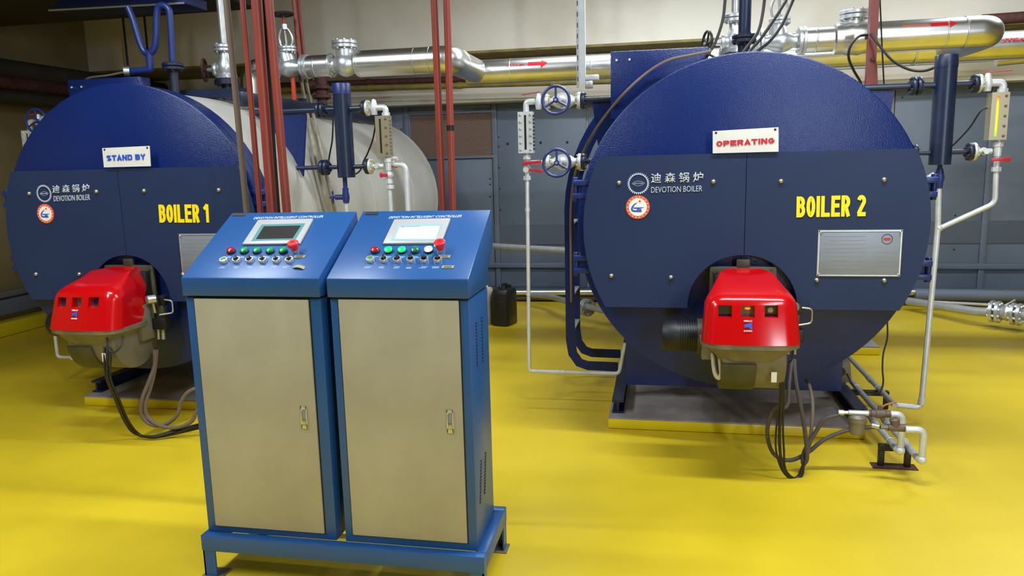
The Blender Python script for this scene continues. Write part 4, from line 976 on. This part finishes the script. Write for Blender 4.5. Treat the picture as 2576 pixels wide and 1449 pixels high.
def globe_valve(xc, wheel, label):
    v = thing('globe_valve', label, 'valve', (xc+.35, YS, ZS-.08))
    X = lambda o: xc+o
    MB().lathe((X(.215), YS, ZS), (1, 0, 0), [(0, .05), (.05, .045), (.1, .068), (.135, .075), (.17, .068), (.22, .045), (.27, .05)], 24).build('valve_body', 'silver', v)
    MB().lathe((X(.35), YS, ZS), (-.22, 0, 1), [(0, .06), (.07, .062), (.1, .055), (.13, .06)], 24).build('bonnet', 'silver', v)
    c = V(X(.35), YS, ZS); d = V(-.05, 0, 1).normalized(); e = c+d*.125
    for x, r in ((.20, .092), (.478, .092)): flange(v, (X(x), YS, ZS), (1, 0, 0), r, .024, 'silver', 8, 'silver'); 
    for x in (.226, .504): flange(v, (X(x), YS, ZS), (1, 0, 0), .094, .02, 'silver', 8, 'silver')
    flange(v, e, d, .072, .02, 'silver', 8, 'silver'); flange(v, e+d*.022, d, .072, .018, 'silver', 8, 'silver')
    y = MB()
    for s in (-1, 1):
        y.tube([e+d*.03+V(s*.03, 0, 0), e+d*.06+V(s*.05, 0, 0), e+d*.11+V(s*.052, 0, 0), e+d*.16+V(s*.03, 0, 0), e+d*.175], .009, 8)
    y.lathe(e+d*.03, d, [(0, .03), (.02, .02)], 12); y.lathe(e+d*.16, d, [(0, .024), (.04, .024)], 14); y.build('yoke', 'silver', v)
    MB().cyl(e+d*.03, e+d*.16, .009, 8).build('stem', 'galv', v)
    if wheel:
        MB().cyl(e+d*.19, e+d*.27, .012, 10).build('stem_sleeve', 'red_pipe', v); handwheel(v, e+d*.275, d, .075, 'rubber', 5, 0, .01, 'red_pipe')
    return v
globe_valve(X1, True, 'silver globe valve with a black handwheel and red stem, just right of the red conduits')
globe_valve(X2, False, 'silver globe valve above the right-hand boiler, behind hanging black cables')
def check_valve(xc, wrapped, label):
    v = thing('check_valve', label, 'valve', (xc+.82, YS, ZS-.1))
    X = lambda o: xc+o; c = V(X(.82), YS, ZS)
    if wrapped:
        MB().lathe((X(.70), YS, ZS), (1, 0, 0), [(0, .1), (.03, .102), (.06, .1), (.09, .112), (.12, .108), (.15, .114), (.19, .101), (.25, .103)], 28).build('foil_wrap', 'clad', v)
    else:
        MB().lathe((X(.70), YS, ZS), (1, 0, 0), [(0, .06), (.04, .055), (.08, .082), (.12, .092), (.16, .082), (.2, .055), (.24, .06)], 24).build('valve_body', 'silver', v)
        for x in (.705, .925): flange(v, (X(x), YS, ZS), (1, 0, 0), .092, .022, 'silver', 8, 'silver')
    MB().cyl(c+V(0, 0, .04), c+V(0, 0, .12), .066, 24).build('bonnet', 'silver', v)
    flange(v, c+V(0, 0, .135), (0, 0, 1), .096, .026, 'silver', 8, 'silver'); flange(v, c+V(0, 0, .164), (0, 0, 1), .096, .024, 'silver', 8, 'silver')
    return v
check_valve(X1, False, 'silver check valve with a bolted round cover on the left-hand steam pipe')
check_valve(X2, True, 'foil-wrapped check valve with a bolted round cover behind the red post')
def vent_valve(xc, label):
    v = thing('vent_valve', label, 'valve', (xc, 5.25, 2.15))
    x, y = xc+.02, 5.25
    za = 2.27
    flange(v, (x, y, za-.025), (0, 0, 1), .088, .04, 'navy_dark', 6)
    MB().cyl((x, y, 2.08), (x, y, za-.04), .04, 16).build('riser', 'navy_dark', v)
    MB().lathe((x, y, za), (0, 0, 1), [(0, .075), (.025, .078), (.03, .05), (.06, .062), (.1, .062), (.14, .04), (.19, .038), (.2, .05)], 24).build('valve_body', 'silver', v)
    MB().lathe((x, y, za+.07), (-1, 0, 0), [(0, .05), (.06, .045), (.07, .055), (.085, .055), (.09, .02), (.15, .014)], 16).build('bonnet', 'silver', v)
    handwheel(v, (x-.175, y, za+.07), (-1, -.35, 0), .078, 'rust' if xc < 0 else 'rubber', 5, 0, .009)
    for i in range(2): flange(v, (x, y, za+.205+.026*i), (0, 0, 1), .075, .022, 'silver', 6, 'silver')
    MB().cyl((x, y, za+.24), (x-.01, y, 4.2), .027, 16).build('vent_pipe', 'galv', v)
    return v
vent_valve(X1, 'silver vent valve with a dim handwheel and tall silver pipe, left-hand boiler')
vent_valve(X2, 'silver vent valve with a tall silver pipe, beside the navy pipe on the right-hand boiler')
def relief(xc, k, label):
    v = thing('relief_pipe', label, 'pipe', (xc, 4.72, 2.1))
    a = P(435, 168, Y=4.72) if k == 1 else P(1872, 98, Y=4.72)
    x, y, z = a.x, 4.72, a.z
    MB().cyl((x, y, 2.08), (x, y, z), .03 if k == 1 else .035, 16).build('stub', 'navy_dark', v)
    flange(v, (x, y, z-.012), (0, 0, 1), .07, .02, 'navy_dark', 6); flange(v, (x, y, z+.012), (0, 0, 1), .07, .02, 'navy_dark', 6)
    if k == 2: MB().cyl((x, y, z), (x+.01, y, 4.2), .035, 18).build('pipe', 'navy', v)
    else:
        q = [P(*t, Y=4.72) for t in ((435, 168), (428, 45), (422, 20), (405, 14), (395, 30), (393, 90), (388, 122), (376, 134), (362, 128), (350, 100), (335, 50), (322, 18))]
        MB().tube(q, .022, 14).build('pipe', 'navy_blue', v)
        q = [P(*t, Y=4.72) for t in ((376, 134), (378, 176), (362, 178), (326, 180))]
        MB().pipe(q, .024, .02, 14).build('branch', 'navy_blue', v)
        MB().cyl(q[-1], q[-1]+V(-.03, -.02, 0), .03, 14).build('pipe_end', 'galv', v)
        MB().tube([P(*t, Y=4.72) for t in ((322, 180), (270, 190), (222, 197), (210, 215), (198, 236))], .008, 8).build('thin_tube', 'burner_grey', v)
    return v
relief(X1, 1, 'blue Y-shaped relief pipe standing on top of the left-hand boiler')
relief(X2, 2, 'thick navy relief pipe rising from the top of the right-hand boiler')

# ================================================================== overhead bits, wall pipes, cables
def runpipe(name, label, cat, a, b, r, m, Ya, Yb=None, ext=(0, 0), bands=0):
    A, B = P(*a, Y=Ya), P(*b, Y=Yb or Ya); d = B-A; A2, B2_ = A-d*ext[0], B+d*ext[1]
    o = thing(name, label, cat, (A2+B2_)/2)
    MB().cyl(A2, B2_, r, 20).build('pipe', m, o)
    for i in range(bands):
        c = A2.lerp(B2_, (i+.7)/(bands+.4)); MB().cyl(c-d.normalized()*.03, c+d.normalized()*.03, r*1.18, 20).build('coupling', m, o)
    return o
runpipe('wall_pipe', 'olive-grey wall pipe under the steam header, with couplings', 'pipe', (900, 222), (1500, 205), .032, 'olive', 8.3, ext=(.6, .1), bands=4)
runpipe('wall_pipe', 'dark brown wall pipe just above the olive one', 'pipe', (900, 209), (1180, 199), .036, 'rust', 8.45, ext=(.8, .0), bands=1)
runpipe('wall_pipe', 'dark wall pipe tucked under the beam between the boilers', 'pipe', (1170, 142), (1535, 124), .03, 'brown_pipe', 8.4, ext=(1.5, .4))
runpipe('wall_pipe', 'dark pipe under the beam at the far right', 'pipe', (2480, 50), (2576, 43), .05, 'rust', 7.8, ext=(.1, 1))
runpipe('wall_pipe', 'white wall pipe below the header, behind the red post', 'pipe', (2000, 175), (2340, 156), .028, 'white_paint', 8.3, ext=(.3, .4), bands=1)
runpipe('wall_pipe', 'short silver pipe above the right-hand gauge', 'pipe', (2506, 154), (2576, 147), .045, 'clad', 7.6, ext=(0, .8))
runpipe('wall_pipe', 'silver pipe sloping along the grey panels left of the ladder', 'pipe', (1240, 619), (1430, 631), .033, 'pipe_grey', 7.9, 7.3, ext=(.8, .6))
runpipe('floor_pipe', 'polished floor pipe along the back wall behind the jerrycan', 'pipe', (1300, 735), (1440, 735), .035, 'clad', 8.4, ext=(1, 9))
runpipe('floor_pipe', 'lower polished floor pipe along the back wall', 'pipe', (1300, 749), (1440, 749), .03, 'brown_pipe', 8.45, ext=(1, 9))
fp = thing('floor_pipe', 'silver floor pipe with a flange passing behind the ladder', 'pipe', P(1480, 775, Y=7.0))
q = [P(1340, 742, Y=8.1), P(1380, 745, Y=7.9), P(1455, 766, Y=7.1), P(1560, 790, Y=6.6)]
MB().pipe(q, .03, .1).build('pipe', 'pipe_grey', fp)
d = (q[2]-q[3]).normalized(); c = P(1479, 774, Y=7.0)
for i in range(2): flange(fp, c+d*.035*i, d, .085, .028, 'silver', 6, 'silver')
fp = thing('floor_valve', 'silver flanged valve on the floor pipe at the right edge', 'valve', P(2520, 790, Y=7.3))
q = [P(2285, 758, Y=8.2), P(2450, 783, Y=7.5), P(2660, 800, Y=7.1)]
MB().tube(q, .04, 18, smooth=False).build('pipe', 'pipe_grey', fp); d = (q[2]-q[1]).normalized()
for x in (2497, 2512, 2550, 2566): flange(fp, P(x, 783+(x-2497)*.12, Y=7.38-(x-2497)*.002), d, .1, .03, 'silver', 8, 'silver')
MB().lathe(P(2512, 785, Y=7.35), d, [(0, .05), (.07, .075), (.14, .05)], 18).build('valve_body', 'silver', fp)
MB().cyl(P(2530, 780, Y=7.3), P(2531, 766, Y=7.3), .02, 10).build('stem', 'silver', fp); lever(fp, P(2531, 766, Y=7.3), (.8, 0, .5), (0, -1, 0), .08, .02, 'silver')
runpipe('floor_pipe', 'thin white floor pipe reaching the right edge above the flanged valve', 'pipe', (2300, 757), (2576, 771), .014, 'white_paint', 8.2, ext=(0, .3))
runpipe('cable_tray', 'pale ledge channel along the foot of the back wall at right', 'tray', (2300, 740), (2576, 743), .06, 'panel', 8.4, ext=(0, .4))

# steel strut and bracket
s = thing('strut_channel', 'slotted white steel channel hanging between the boilers', 'strut', P(1462, 218, Y=6.0))
a, b = P(1462, 219, Y=6.0), P(1461, 0, Y=6.0)
m = MB(); m.span((a.x-.034, 5.99, a.z), (a.x+.034, 5.995, 4.2)); m.span((a.x-.034, 5.995, a.z), (a.x-.029, 6.04, 4.2)); m.span((a.x+.029, 5.995, a.z), (a.x+.034, 6.04, 4.2)); m.build('channel', 'white_paint', s)
m = MB(); m.span((a.x-.03, 5.982, a.z), (a.x-.016, 5.99, 4.2)); m.build('slotted_edge', 'galv', s)
m = MB()
for i in range(22): m.box((a.x-.023, 5.981, a.z+.06+i*.08), (.006, .002, .035))
m.build('slot', 'black', s)['kind'] = 'stuff'
MB().span((a.x+.03, 5.99, a.z+.05), (a.x+.135, 6.06, a.z+.09)).build('bracket', 'white_paint', s, bevel=.003)
MB().span((a.x+.03, 6.0, a.z-.01), (a.x+.09, 6.05, a.z+.05)).build('pipe_clip', 'galv', s, bevel=.006)

# red post right
p = thing('red_post', 'dark red angle-iron post standing behind the right-hand boiler', 'post', P(2187, 215, Y=5.2))
a = P(2189, 216, Y=5.2)
MB().span((a.x-.022, 5.19, 2.0), (a.x+.026, 5.2, 4.2)).build('flange_face', 'post_red', p); MB().span((a.x-.022, 5.2, 2.0), (a.x-.012, 5.25, 4.2)).build('web', 'post_red', p)
MB().prism([a+V(-.03, -.012, -.02), a+V(.045, -.012, -.02), a+V(.03, -.012, .14), a+V(-.022, -.012, .14)], (0, .006, 0)).build('gusset', 'post_red', p)
for (y, dy) in ((148, 0), (95, 0)): MB().hexa(P(2196 if y > 100 else 2180, y, Y=5.19), P(2196 if y > 100 else 2180, y, Y=5.17), .012).build('bolt', 'rust', p)
def wire(label, pts, r, m='rubber', n=8, name='cable'):
    return tag(MB().tube([P(x, y, Y=d) for x, y, d in pts], r, n).build(name, m), label, 'cable')
wire('black cable looping left from the red post', [(2183, 88, 5.15), (2160, 92, 5.13), (2140, 115, 5.13), (2135, 145, 5.15), (2148, 178, 5.2), (2165, 208, 5.3), (2170, 240, 5.4)], .008)
wire('black cable sagging from the red post to the navy water column', [(2190, 85, 5.15), (2215, 118, 5.1), (2245, 152, 5.0), (2285, 174, 4.9), (2325, 178, 4.86), (2360, 165, 4.84), (2380, 150, 4.88)], .008)
wire('thin straight black wire right of the red post', [(2212, -40, 5.3), (2218, 100, 5.3), (2224, 218, 5.3)], .005)
wire('black cable dropping behind the boiler door, left of the vent valve', [(1828, -60, 4.62), (1824, 0, 4.62), (1818, 50, 4.6), (1800, 105, 4.55), (1775, 150, 4.5), (1755, 200, 4.5)], .0085)
wire('black cable dropping right of the navy relief pipe, foremost', [(1928, -60, 4.55), (1922, 10, 4.55), (1912, 65, 4.52), (1898, 95, 4.5), (1875, 125, 4.46), (1850, 170, 4.45)], .0085)
wire('black cable crossing in front of the right-hand globe valve', [(2005, -50, 4.6), (1975, 5, 4.6), (1940, 60, 4.55), (1912, 100, 4.5), (1885, 130, 4.46), (1860, 170, 4.45)], .0085)
wire('black cable rightmost over the right-hand globe valve', [(2015, -50, 4.65), (1993, 5, 4.65), (1965, 65, 4.6), (1935, 105, 4.55), (1905, 130, 4.5), (1880, 170, 4.45)], .0085)
wire('grey-brown cable arching down the left side of the right-hand boiler', [(1790, 128, 4.48), (1740, 138, 4.48), (1680, 152, 4.48), (1625, 185, 4.5), (1570, 235, 4.5), (1520, 295, 4.6), (1491, 338, 4.7), (1466, 385, 4.9), (1446, 440, 5.02), (1436, 520, 5.08), (1436, 640, 5.08), (1437, 760, 5.08)], .0085, 'conduit_grey', 10)
wire('dark crossed cable on top of the right-hand boiler', [(1772, 128, 4.7), (1790, 140, 4.7), (1808, 150, 4.7), (1830, 175, 4.7)], .007)
wire('thin black cable right of the navy column, unlit gauge', [(946, 305, 4.8), (938, 350, 4.92), (925, 385, 5.0), (915, 405, 5.0), (905, 430, 5.0), (885, 442, 4.95), (872, 445, 4.86), (866, 440, 4.82)], .006)
wire('thin black cable left of the navy column, unlit gauge', [(838, 300, 5.0), (836, 350, 5.0), (830, 385, 5.0), (826, 410, 5.0)], .006)
wire('thin black wire from the glowing gauge to the navy column', [(2490, 270, 4.8), (2468, 278, 4.8), (2440, 320, 4.85), (2405, 358, 4.9), (2380, 380, 4.95)], .005)
# lead draped to the right of the right-hand boiler onto the floor pipes
wire('thin black lead hanging from the boiler to the junction box and over the floor pipes', [(2232, 800, 5.4), (2232, 850, 5.3), (2222, 890, 5.2), (2220, 930, 5.05), (2222, 960, 4.9), (2215, 983, 4.8), (2190, 993, 4.8), (2160, 985, 4.8), (2140, 960, 4.85), (2130, 940, 4.85)], .0055)

# slim conduits draped over the left boiler's white shell
def hit(x, y, r, xc):
    d = ray(x, y); ox, oz = CAM.x-xc, CAM.z-ZC
    A, B, C_ = d.x*d.x+d.z*d.z, 2*(ox*d.x+oz*d.z), ox*ox+oz*oz-r*r
    D = B*B-4*A*C_
    if D < 0: return None
    t = (-B-math.sqrt(D))/(2*A); return CAM+d*t
def drape(pts, r, m, label, Y0, cat='conduit', name='slim_conduit', lo=None):
    q = []
    for (x, y) in pts:
        h = hit(x, y, .875+r, X1); q.append(h if h and 4.4 < h.y < 6.0 else P(x, y, Y=Y0))
    return q
def slim(pts_red, pts_cream, r, Y0, label):
    o = thing('slim_conduit', label, 'conduit', P(*pts_cream[-1], Y=Y0))
    MB().tube([P(x, y, Y=Y0) for x, y in pts_red], r*1.2, 10).build('red_length', 'red_pipe', o); MB().tube(drape(pts_cream, r, 0, 0, Y0), r, 10).build('cream_length', 'cream_pipe', o)
    p = P(*pts_cream[0], Y=Y0); MB().cyl(p+V(0, 0, -.015), p+V(0, 0, .03), r*1.5, 10).build('coupling', 'brown_pipe', o)
slim([(733, -60), (741, 20), (749, 110), (758, 203)], [(758, 203), (770, 270), (782, 330), (795, 400), (812, 470), (832, 540), (845, 600)], .013, 5.75, 'slim conduit, red above and cream below, draped on the left boiler shell')
slim([(745, -60), (752, 20), (761, 110), (770, 203)], [(770, 203), (784, 270), (798, 330), (813, 400), (828, 470), (845, 540), (856, 600)], .013, 5.85, 'second slim red and cream conduit, just right of its twin')
# rusty pipework behind the left boiler, red bracket
rv = thing('rusty_valve', 'rusty brown valve stack below the left-hand steam pipe', 'valve', P(810, 250, Y=6.6))
c = P(808, 215, Y=6.6)
MB().cyl(c+V(0, 0, -.1), c+V(0, 0, .12), .055, 16).build('body', 'rust', rv)
MB().cyl(c+V(-.16, 0, .0), c+V(-.03, 0, .0), .05, 14).build('branch', 'rust', rv)
for z in (.11, -.02, -.1): flange(rv, c+V(0, 0, z), (0, 0, 1), .085, .03, 'rust', 6, 'rust')
flange(rv, c+V(-.12, 0, 0), (1, 0, 0), .08, .03, 'rust', 6, 'rust')
MB().cyl(c+V(0, 0, -.1), c+V(0, 0, -.45), .045, 14).build('riser', 'rust', rv)
br = thing('red_bracket', 'bright red pipe bracket beside the slim conduits', 'bracket', P(733, 265, Y=5.7))
a, b_, c = P(726, 168, Y=5.6), P(750, 166, Y=5.6), P(734, 272, Y=5.6)
MB().span((a.x, 5.6, a.z-.02), (b_.x, 5.64, a.z+.03)).build('arm', 'red_bright', br, bevel=.002)
MB().span((a.x+.01, 5.6, c.z), (a.x+.04, 5.62, a.z)).build('drop', 'red_bright', br, bevel=.002)

# dim left end: trays, ducts and lagged pipes
t = thing('cable_tray', 'blue tray hanging below the dark ceiling at the upper left', 'tray', P(300, 20, Y=5.3))
a, b_ = P(124, 26, Y=5.3), P(463, 8, Y=5.3)
m = MB(); m.prism([V(a.x, 5.3, a.z), V(b_.x, 5.3, b_.z), V(b_.x, 5.3, b_.z+.07), V(a.x+.1, 5.3, a.z+.07)], (0, .3, 0)); m.build('tray_body', 'navy_blue', t, bevel=.004)
MB().tube([V(a.x, 5.295, a.z), V(b_.x, 5.295, b_.z)], .008, 8, smooth=False).build('lip', 'pipe_grey', t)
for f in (.05, .33, .66, .95): q = a.lerp(b_, f); MB().cyl(q+V(0, .15, .06), V(q.x, 5.45, 4.2), .008, 8).build('hanger_rod', 'navy', t)
struct(MB().span((-6.6, 3.5, 3.0), (-3.5, 6.4, 4.19)).build('trim_4', 'duct_dark', bevel=.01))
for i, (a, b_, r, m, lb) in enumerate((((0, 170), (190, 205), .09, 'duct_dark', 'thick dark lagged pipe along the left wall, uppermost'), ((0, 205), (190, 236), .07, 'rust', 'rust-red pipe along the left wall below the dark one'), ((0, 242), (150, 262), .06, 'duct_dark', 'lowest dark pipe along the left wall'))):
    A, B = P(*a, X=-6.3), P(*b_, X=-6.3)
    d = B-A; o = thing('wall_pipe', lb, 'pipe', A); MB().cyl(V(-6.3, 3.5, A.z), V(-6.3, 8.9, A.z), r, 18).build('pipe', m, o)
    for y in (5.2, 6.5, 7.6): MB().span((-6.6, y, A.z-.015), (-6.3, y+.04, A.z+.015)).build('bracket', 'rust', o)
lp = thing('lagged_pipe', 'lumpy lagged pipe with pale wraps, dim against the back wall', 'pipe', P(220, 130, Y=8.2))
A, B = P(135, 135, Y=8.2), P(300, 130, Y=8.2)
MB().tube([A.lerp(B, i/12)+V(0, .02*math.sin(i*2), .015*math.sin(i*3)) for i in range(13)], [.07+.012*math.sin(i*1.7) for i in range(13)], 14, smooth=False).build('lagging', 'duct_dark', lp)
for i in (1, 4, 6, 9, 11): q = A.lerp(B, i/12); MB().torus(q, B-A, .078, .012, 20, 6).build('wrap', 'cream_pipe', lp)
q = A.lerp(B, .78); MB().cyl(q, q+V(-.02, 0, 1.2), .012, 8).build('hanger_rod', 'brown_pipe', lp)
lp = thing('hanger_bar', 'dark bar with a short pin hanging by the back wall, upper left', 'bracket', P(118, 130, Y=8.0))
MB().tube([V(P(104, 40, Y=7.9).x, 7.9, 4.19), P(104, 40, Y=7.9), P(112, 90, Y=7.9), P(120, 132, Y=7.9), P(122, 185, Y=7.9)], .04, 8).build('bar', 'duct_dark', lp); MB().cyl(P(100, 112, Y=8.0), P(116, 115, Y=8.0), .02, 8).build('pin', 'duct_dark', lp)
runpipe('wall_pipe', 'yellowish dim pipe across the back wall behind the left boiler', 'pipe', (130, 158), (560, 150), .045, 'olive', 8.4, ext=(.1, .3), bands=2)
tag(MB().pipe([P(307, 154, Y=8.4), P(310, 160, Y=8.1), P(330, 161, Y=8.1), P(332, 175, Y=8.1)], .018, .03, 8).build('pipe_stub', 'yellow'), 'short yellow pipe stub behind the left boiler', 'pipe')
for x, y0, y1 in ((322, 60, 165), (372, 15, 130)): tag(MB().cyl(P(x, y1, Y=7.4), V(P(x, y1, Y=7.4).x, 7.4, 4.2), .012, 8).build('hanger_rod', 'navy'), 'thin dark hanger rod %s of the Y-shaped relief pipe' % ('left' if x == 322 else 'just behind the stem'), 'rod')

# ================================================================== jerrycans
def jerrycan(px, py, m, label, rot, h=.42, w=.20, d=.26):
    c = P(px, py, Z=0); o = thing('jerrycan', label, 'jerrycan', c); Rz = Matrix.Rotation(rot, 3, 'Z')
    body = MB(); 
    n = 24; secs = []
    for (z, f) in ((0, .93), (.012, 1), (.1, 1), (.2, .99), (.31, 1), (.345, .95), (.365, .86)):
        secs.append([c+Rz @ V(w/2*f*math.copysign(abs(math.cos(a))**.45, math.cos(a)), d/2*f*math.copysign(abs(math.sin(a))**.45, math.sin(a)), z*h/.42) for a in [2*PI*i/n for i in range(n)]])
    for sct in secs: body.v += sct
    for i in range(len(secs)-1):
        for j in range(n): body.f.append((i*n+j, i*n+(j+1) % n, (i+1)*n+(j+1) % n, (i+1)*n+j))
    body.f += [tuple(range(n))[::-1], tuple((len(secs)-1)*n+j for j in range(n))]
    body.build('body', m, o)
    zt = .365*h/.42
    MB().pipe([c+Rz @ V(0, -d*.32, zt-.01), c+Rz @ V(0, -d*.32, zt+.04), c+Rz @ V(0, d*.22, zt+.04), c+Rz @ V(0, d*.22, zt-.01)], .014, .03, 10).build('handle', m, o)
    k = c+Rz @ V(0, d*.38, zt-.012); MB().lathe(k, (0, 0, 1), [(0, .028), (.012, .028), (.012, .031), (.035, .031)], 16).build('cap', m, o)
    for s in (-1, 1): MB().box(c+Rz @ V(0, s*(d/2-.0015), .17), (.09, .006, .18), Rz).build('side_rib', m, o, bevel=.002)
jerrycan(1270, 815, 'can_black', 'black plastic jerrycan on the yellow floor between the boilers', -.25)
jerrycan(1213, 815, 'can_white', 'off-white jerrycan mostly hidden behind the control cabinet', -.2)

# ================================================================== fuel piping on the floor, right
pp = []
def along(x, y, z, ylo, yhi, r, label, elbow=None):
    a = P(x, y, Z=z); o = thing('fuel_pipe', label, 'pipe', (a.x, (ylo+yhi)/2, z))
    MB().cyl((a.x, ylo, z), (a.x, yhi, z), r, 14).build('pipe', 'pipe_grey', o)
    for yy in (4.25, 5.1, 5.9):
        if ylo < yy < yhi: MB().cyl((a.x, yy, z), (a.x, yy+.05, z), r*1.25, 14).build('coupling', 'pipe_grey', o)
    return o, a.x
ZP = .135
o1, x1_ = along(2258, 1133, ZP, 3.86, 7.2, .0165, 'left one of the three grey floor pipes beside the right-hand plinth')
o2, x2_ = along(2318, 1163, ZP, 3.74, 7.2, .0165, 'middle one of the three grey floor pipes, ending foremost by the trestle')
o3, x3_ = along(2251, 1019, ZP, 4.58, 7.2, .0165, 'right one of the three grey floor pipes, joined by the drain pipe')
def riser(xx, yy, top, pts, label, o):
    pass
YR = 3.85
e1 = P(2270, 1043, Y=YR)
MB().pipe([V(x1_, 3.87, ZP), V(x1_+.012, YR, ZP), V(x1_+.012, YR, e1.z), V(P(2235, 1043, Y=YR).x, YR, e1.z)], .0165, .03, 14).build('riser', 'white_paint', o1)
MB().ball((x1_+.012, YR, ZP), .023, 12, 8).build('elbow', 'white_paint', o1)
e2 = P(2321, 1075, Y=3.78)
MB().pipe([V(x2_, 3.75, ZP), V(x2_+.012, 3.74, ZP), V(x2_+.012, 3.74, e2.z), V(P(2278, 1072, Y=3.74).x, 3.74, e2.z)], .0165, .03, 14).build('riser', 'white_paint', o2)
MB().ball((x2_+.012, 3.74, ZP), .023, 12, 8).build('elbow', 'white_paint', o2)
bv = thing('ball_valve', 'brown ball valve with an upswept orange lever above the floor pipes', 'valve', P(2205, 1043, Y=YR))
a, b_ = P(2240, 1043, Y=YR), P(2184, 1043, Y=YR); z = e1.z
MB().lathe((b_.x, YR, z), (1, 0, 0), [(0, .014), (.012, .014), (.012, .018), (.03, .018), (.035, .022), (.075, .022), (.08, .018), (a.x-b_.x, .018)], 16).build('valve_body', 'brown_pipe', bv)
MB().cyl((P(2212, 1043, Y=YR).x, YR, z+.015), (P(2212, 1043, Y=YR).x, YR, z+.042), .01, 8).build('stem', 'brown_pipe', bv)
MB().tube([P(2212, 1031, Y=YR), P(2222, 1022, Y=YR), P(2232, 1017, Y=YR), P(2255, 1012, Y=YR)], [.005]*18+[.007], 8).build('lever_handle', 'wood', bv)
fb = thing('filter_bowl', 'grey fuel filter with a cylindrical bowl at the plinth corner', 'filter', P(2157, 1092, Y=YR))
c = P(2157, 1046, Y=YR); zb = P(2157, 1091, Y=YR).z
MB().lathe((c.x, YR, zb), (0, 0, 1), [(0, .03), (.006, .036), (c.z-zb-.03, .04), (c.z-zb-.028, .044), (c.z-zb-.004, .044), (c.z-zb+.008, .03)], 22).build('bowl', 'burner_grey', fb)
MB().cyl((P(2134, 1043, Y=YR).x, YR, z), (P(2184, 1043, Y=YR).x, YR, z), .0145, 14).build('filter_head', 'galv', fb)
MB().hexa((P(2108, 1043, Y=YR).x, YR, z), (P(2122, 1043, Y=YR).x, YR, z), .014).build('hose_ferrule', 'galv', fb)
MB().cyl((P(2120, 1043, Y=YR).x, YR, z), (P(2136, 1043, Y=YR).x, YR, z), .009, 10).build('nipple', 'galv', fb)
cv = thing('brass_check_valve', 'brown check valve joining the lower fuel hose to its riser', 'valve', P(2255, 1072, Y=3.76))
z2 = e2.z; xa, xb_ = P(2234, 1072, Y=3.76).x, P(2278, 1072, Y=3.76).x
MB().lathe((xa, 3.76, z2), (1, 0, 0), [(0, .017), (.02, .019), ((xb_-xa)-.015, .019), (xb_-xa, .02)], 16).build('valve_body', 'brown_pipe', cv)
MB().lathe(((xa+xb_)/2-.005, 3.76, z2+.01), (-.25, 0, 1), [(0, .02), (.02, .022), (.032, .024), (.04, .016)], 14).build('cover', 'brown_pipe', cv)
MB().cyl((P(2215, 1072, Y=3.76).x, 3.76, z2), (xa, 3.76, z2), .011, 6).build('nipple', 'burner_grey', cv); MB().cyl((P(2198, 1072, Y=3.76).x, 3.78, z2), (P(2214, 1072, Y=3.76).x, 3.76, z2), .0125, 12).build('hose_ferrule', 'galv', cv)
def trestle(xa, xb, y, top, label, plate):
    t = thing('pipe_trestle', label, 'bracket', ((xa+xb)/2, y, 0))
    MB().span((xa, y-.018, top-.03), (xb, y+.018, top)).build('crossbar', 'black', t, bevel=.002)
    for x in (xa+.014, xb-.014): MB().span((x-.014, y-.014, .004), (x+.014, y+.014, top-.03)).build('leg', 'black', t, bevel=.002)
    if plate: MB().span((xa-.03, y-.04, 0), (xb+.03, y+.035, .005)).build('base_plate', 'rust', t)
    for x in (x1_, x2_, x3_):
        if xa-.02 < x < xb+.03: MB().torus((x, y, ZP), (0, 1, 0), .0195, .0035, 18, 6).build('u_clamp', 'white_paint', t)
trestle(x1_-.055, x2_+.035, 3.97, ZP-.016, 'black steel trestle on a floor plate, carrying two grey floor pipes', True)
trestle(x1_-.05, x3_+.06, 4.92, ZP-.016, 'black low crossbar under the three floor pipes by the plinth', False)
jb = P(2115, 932, Y=4.9)
j = thing('junction_box', 'grey metal junction box under the flank of the right-hand boiler', 'box', (jb.x, 4.9, jb.z-.08))
MB().box((jb.x, 4.9, jb.z), (.10, .1, .13), Matrix.Rotation(-.1, 3, 'Y')).build('box', 'burner_grey', j, bevel=.004)
MB().lathe((jb.x-.01, 4.85, jb.z+.005), (0, -1, 0), [(0, .028), (.003, .028)], 16).build('knockout', 'rust', j)
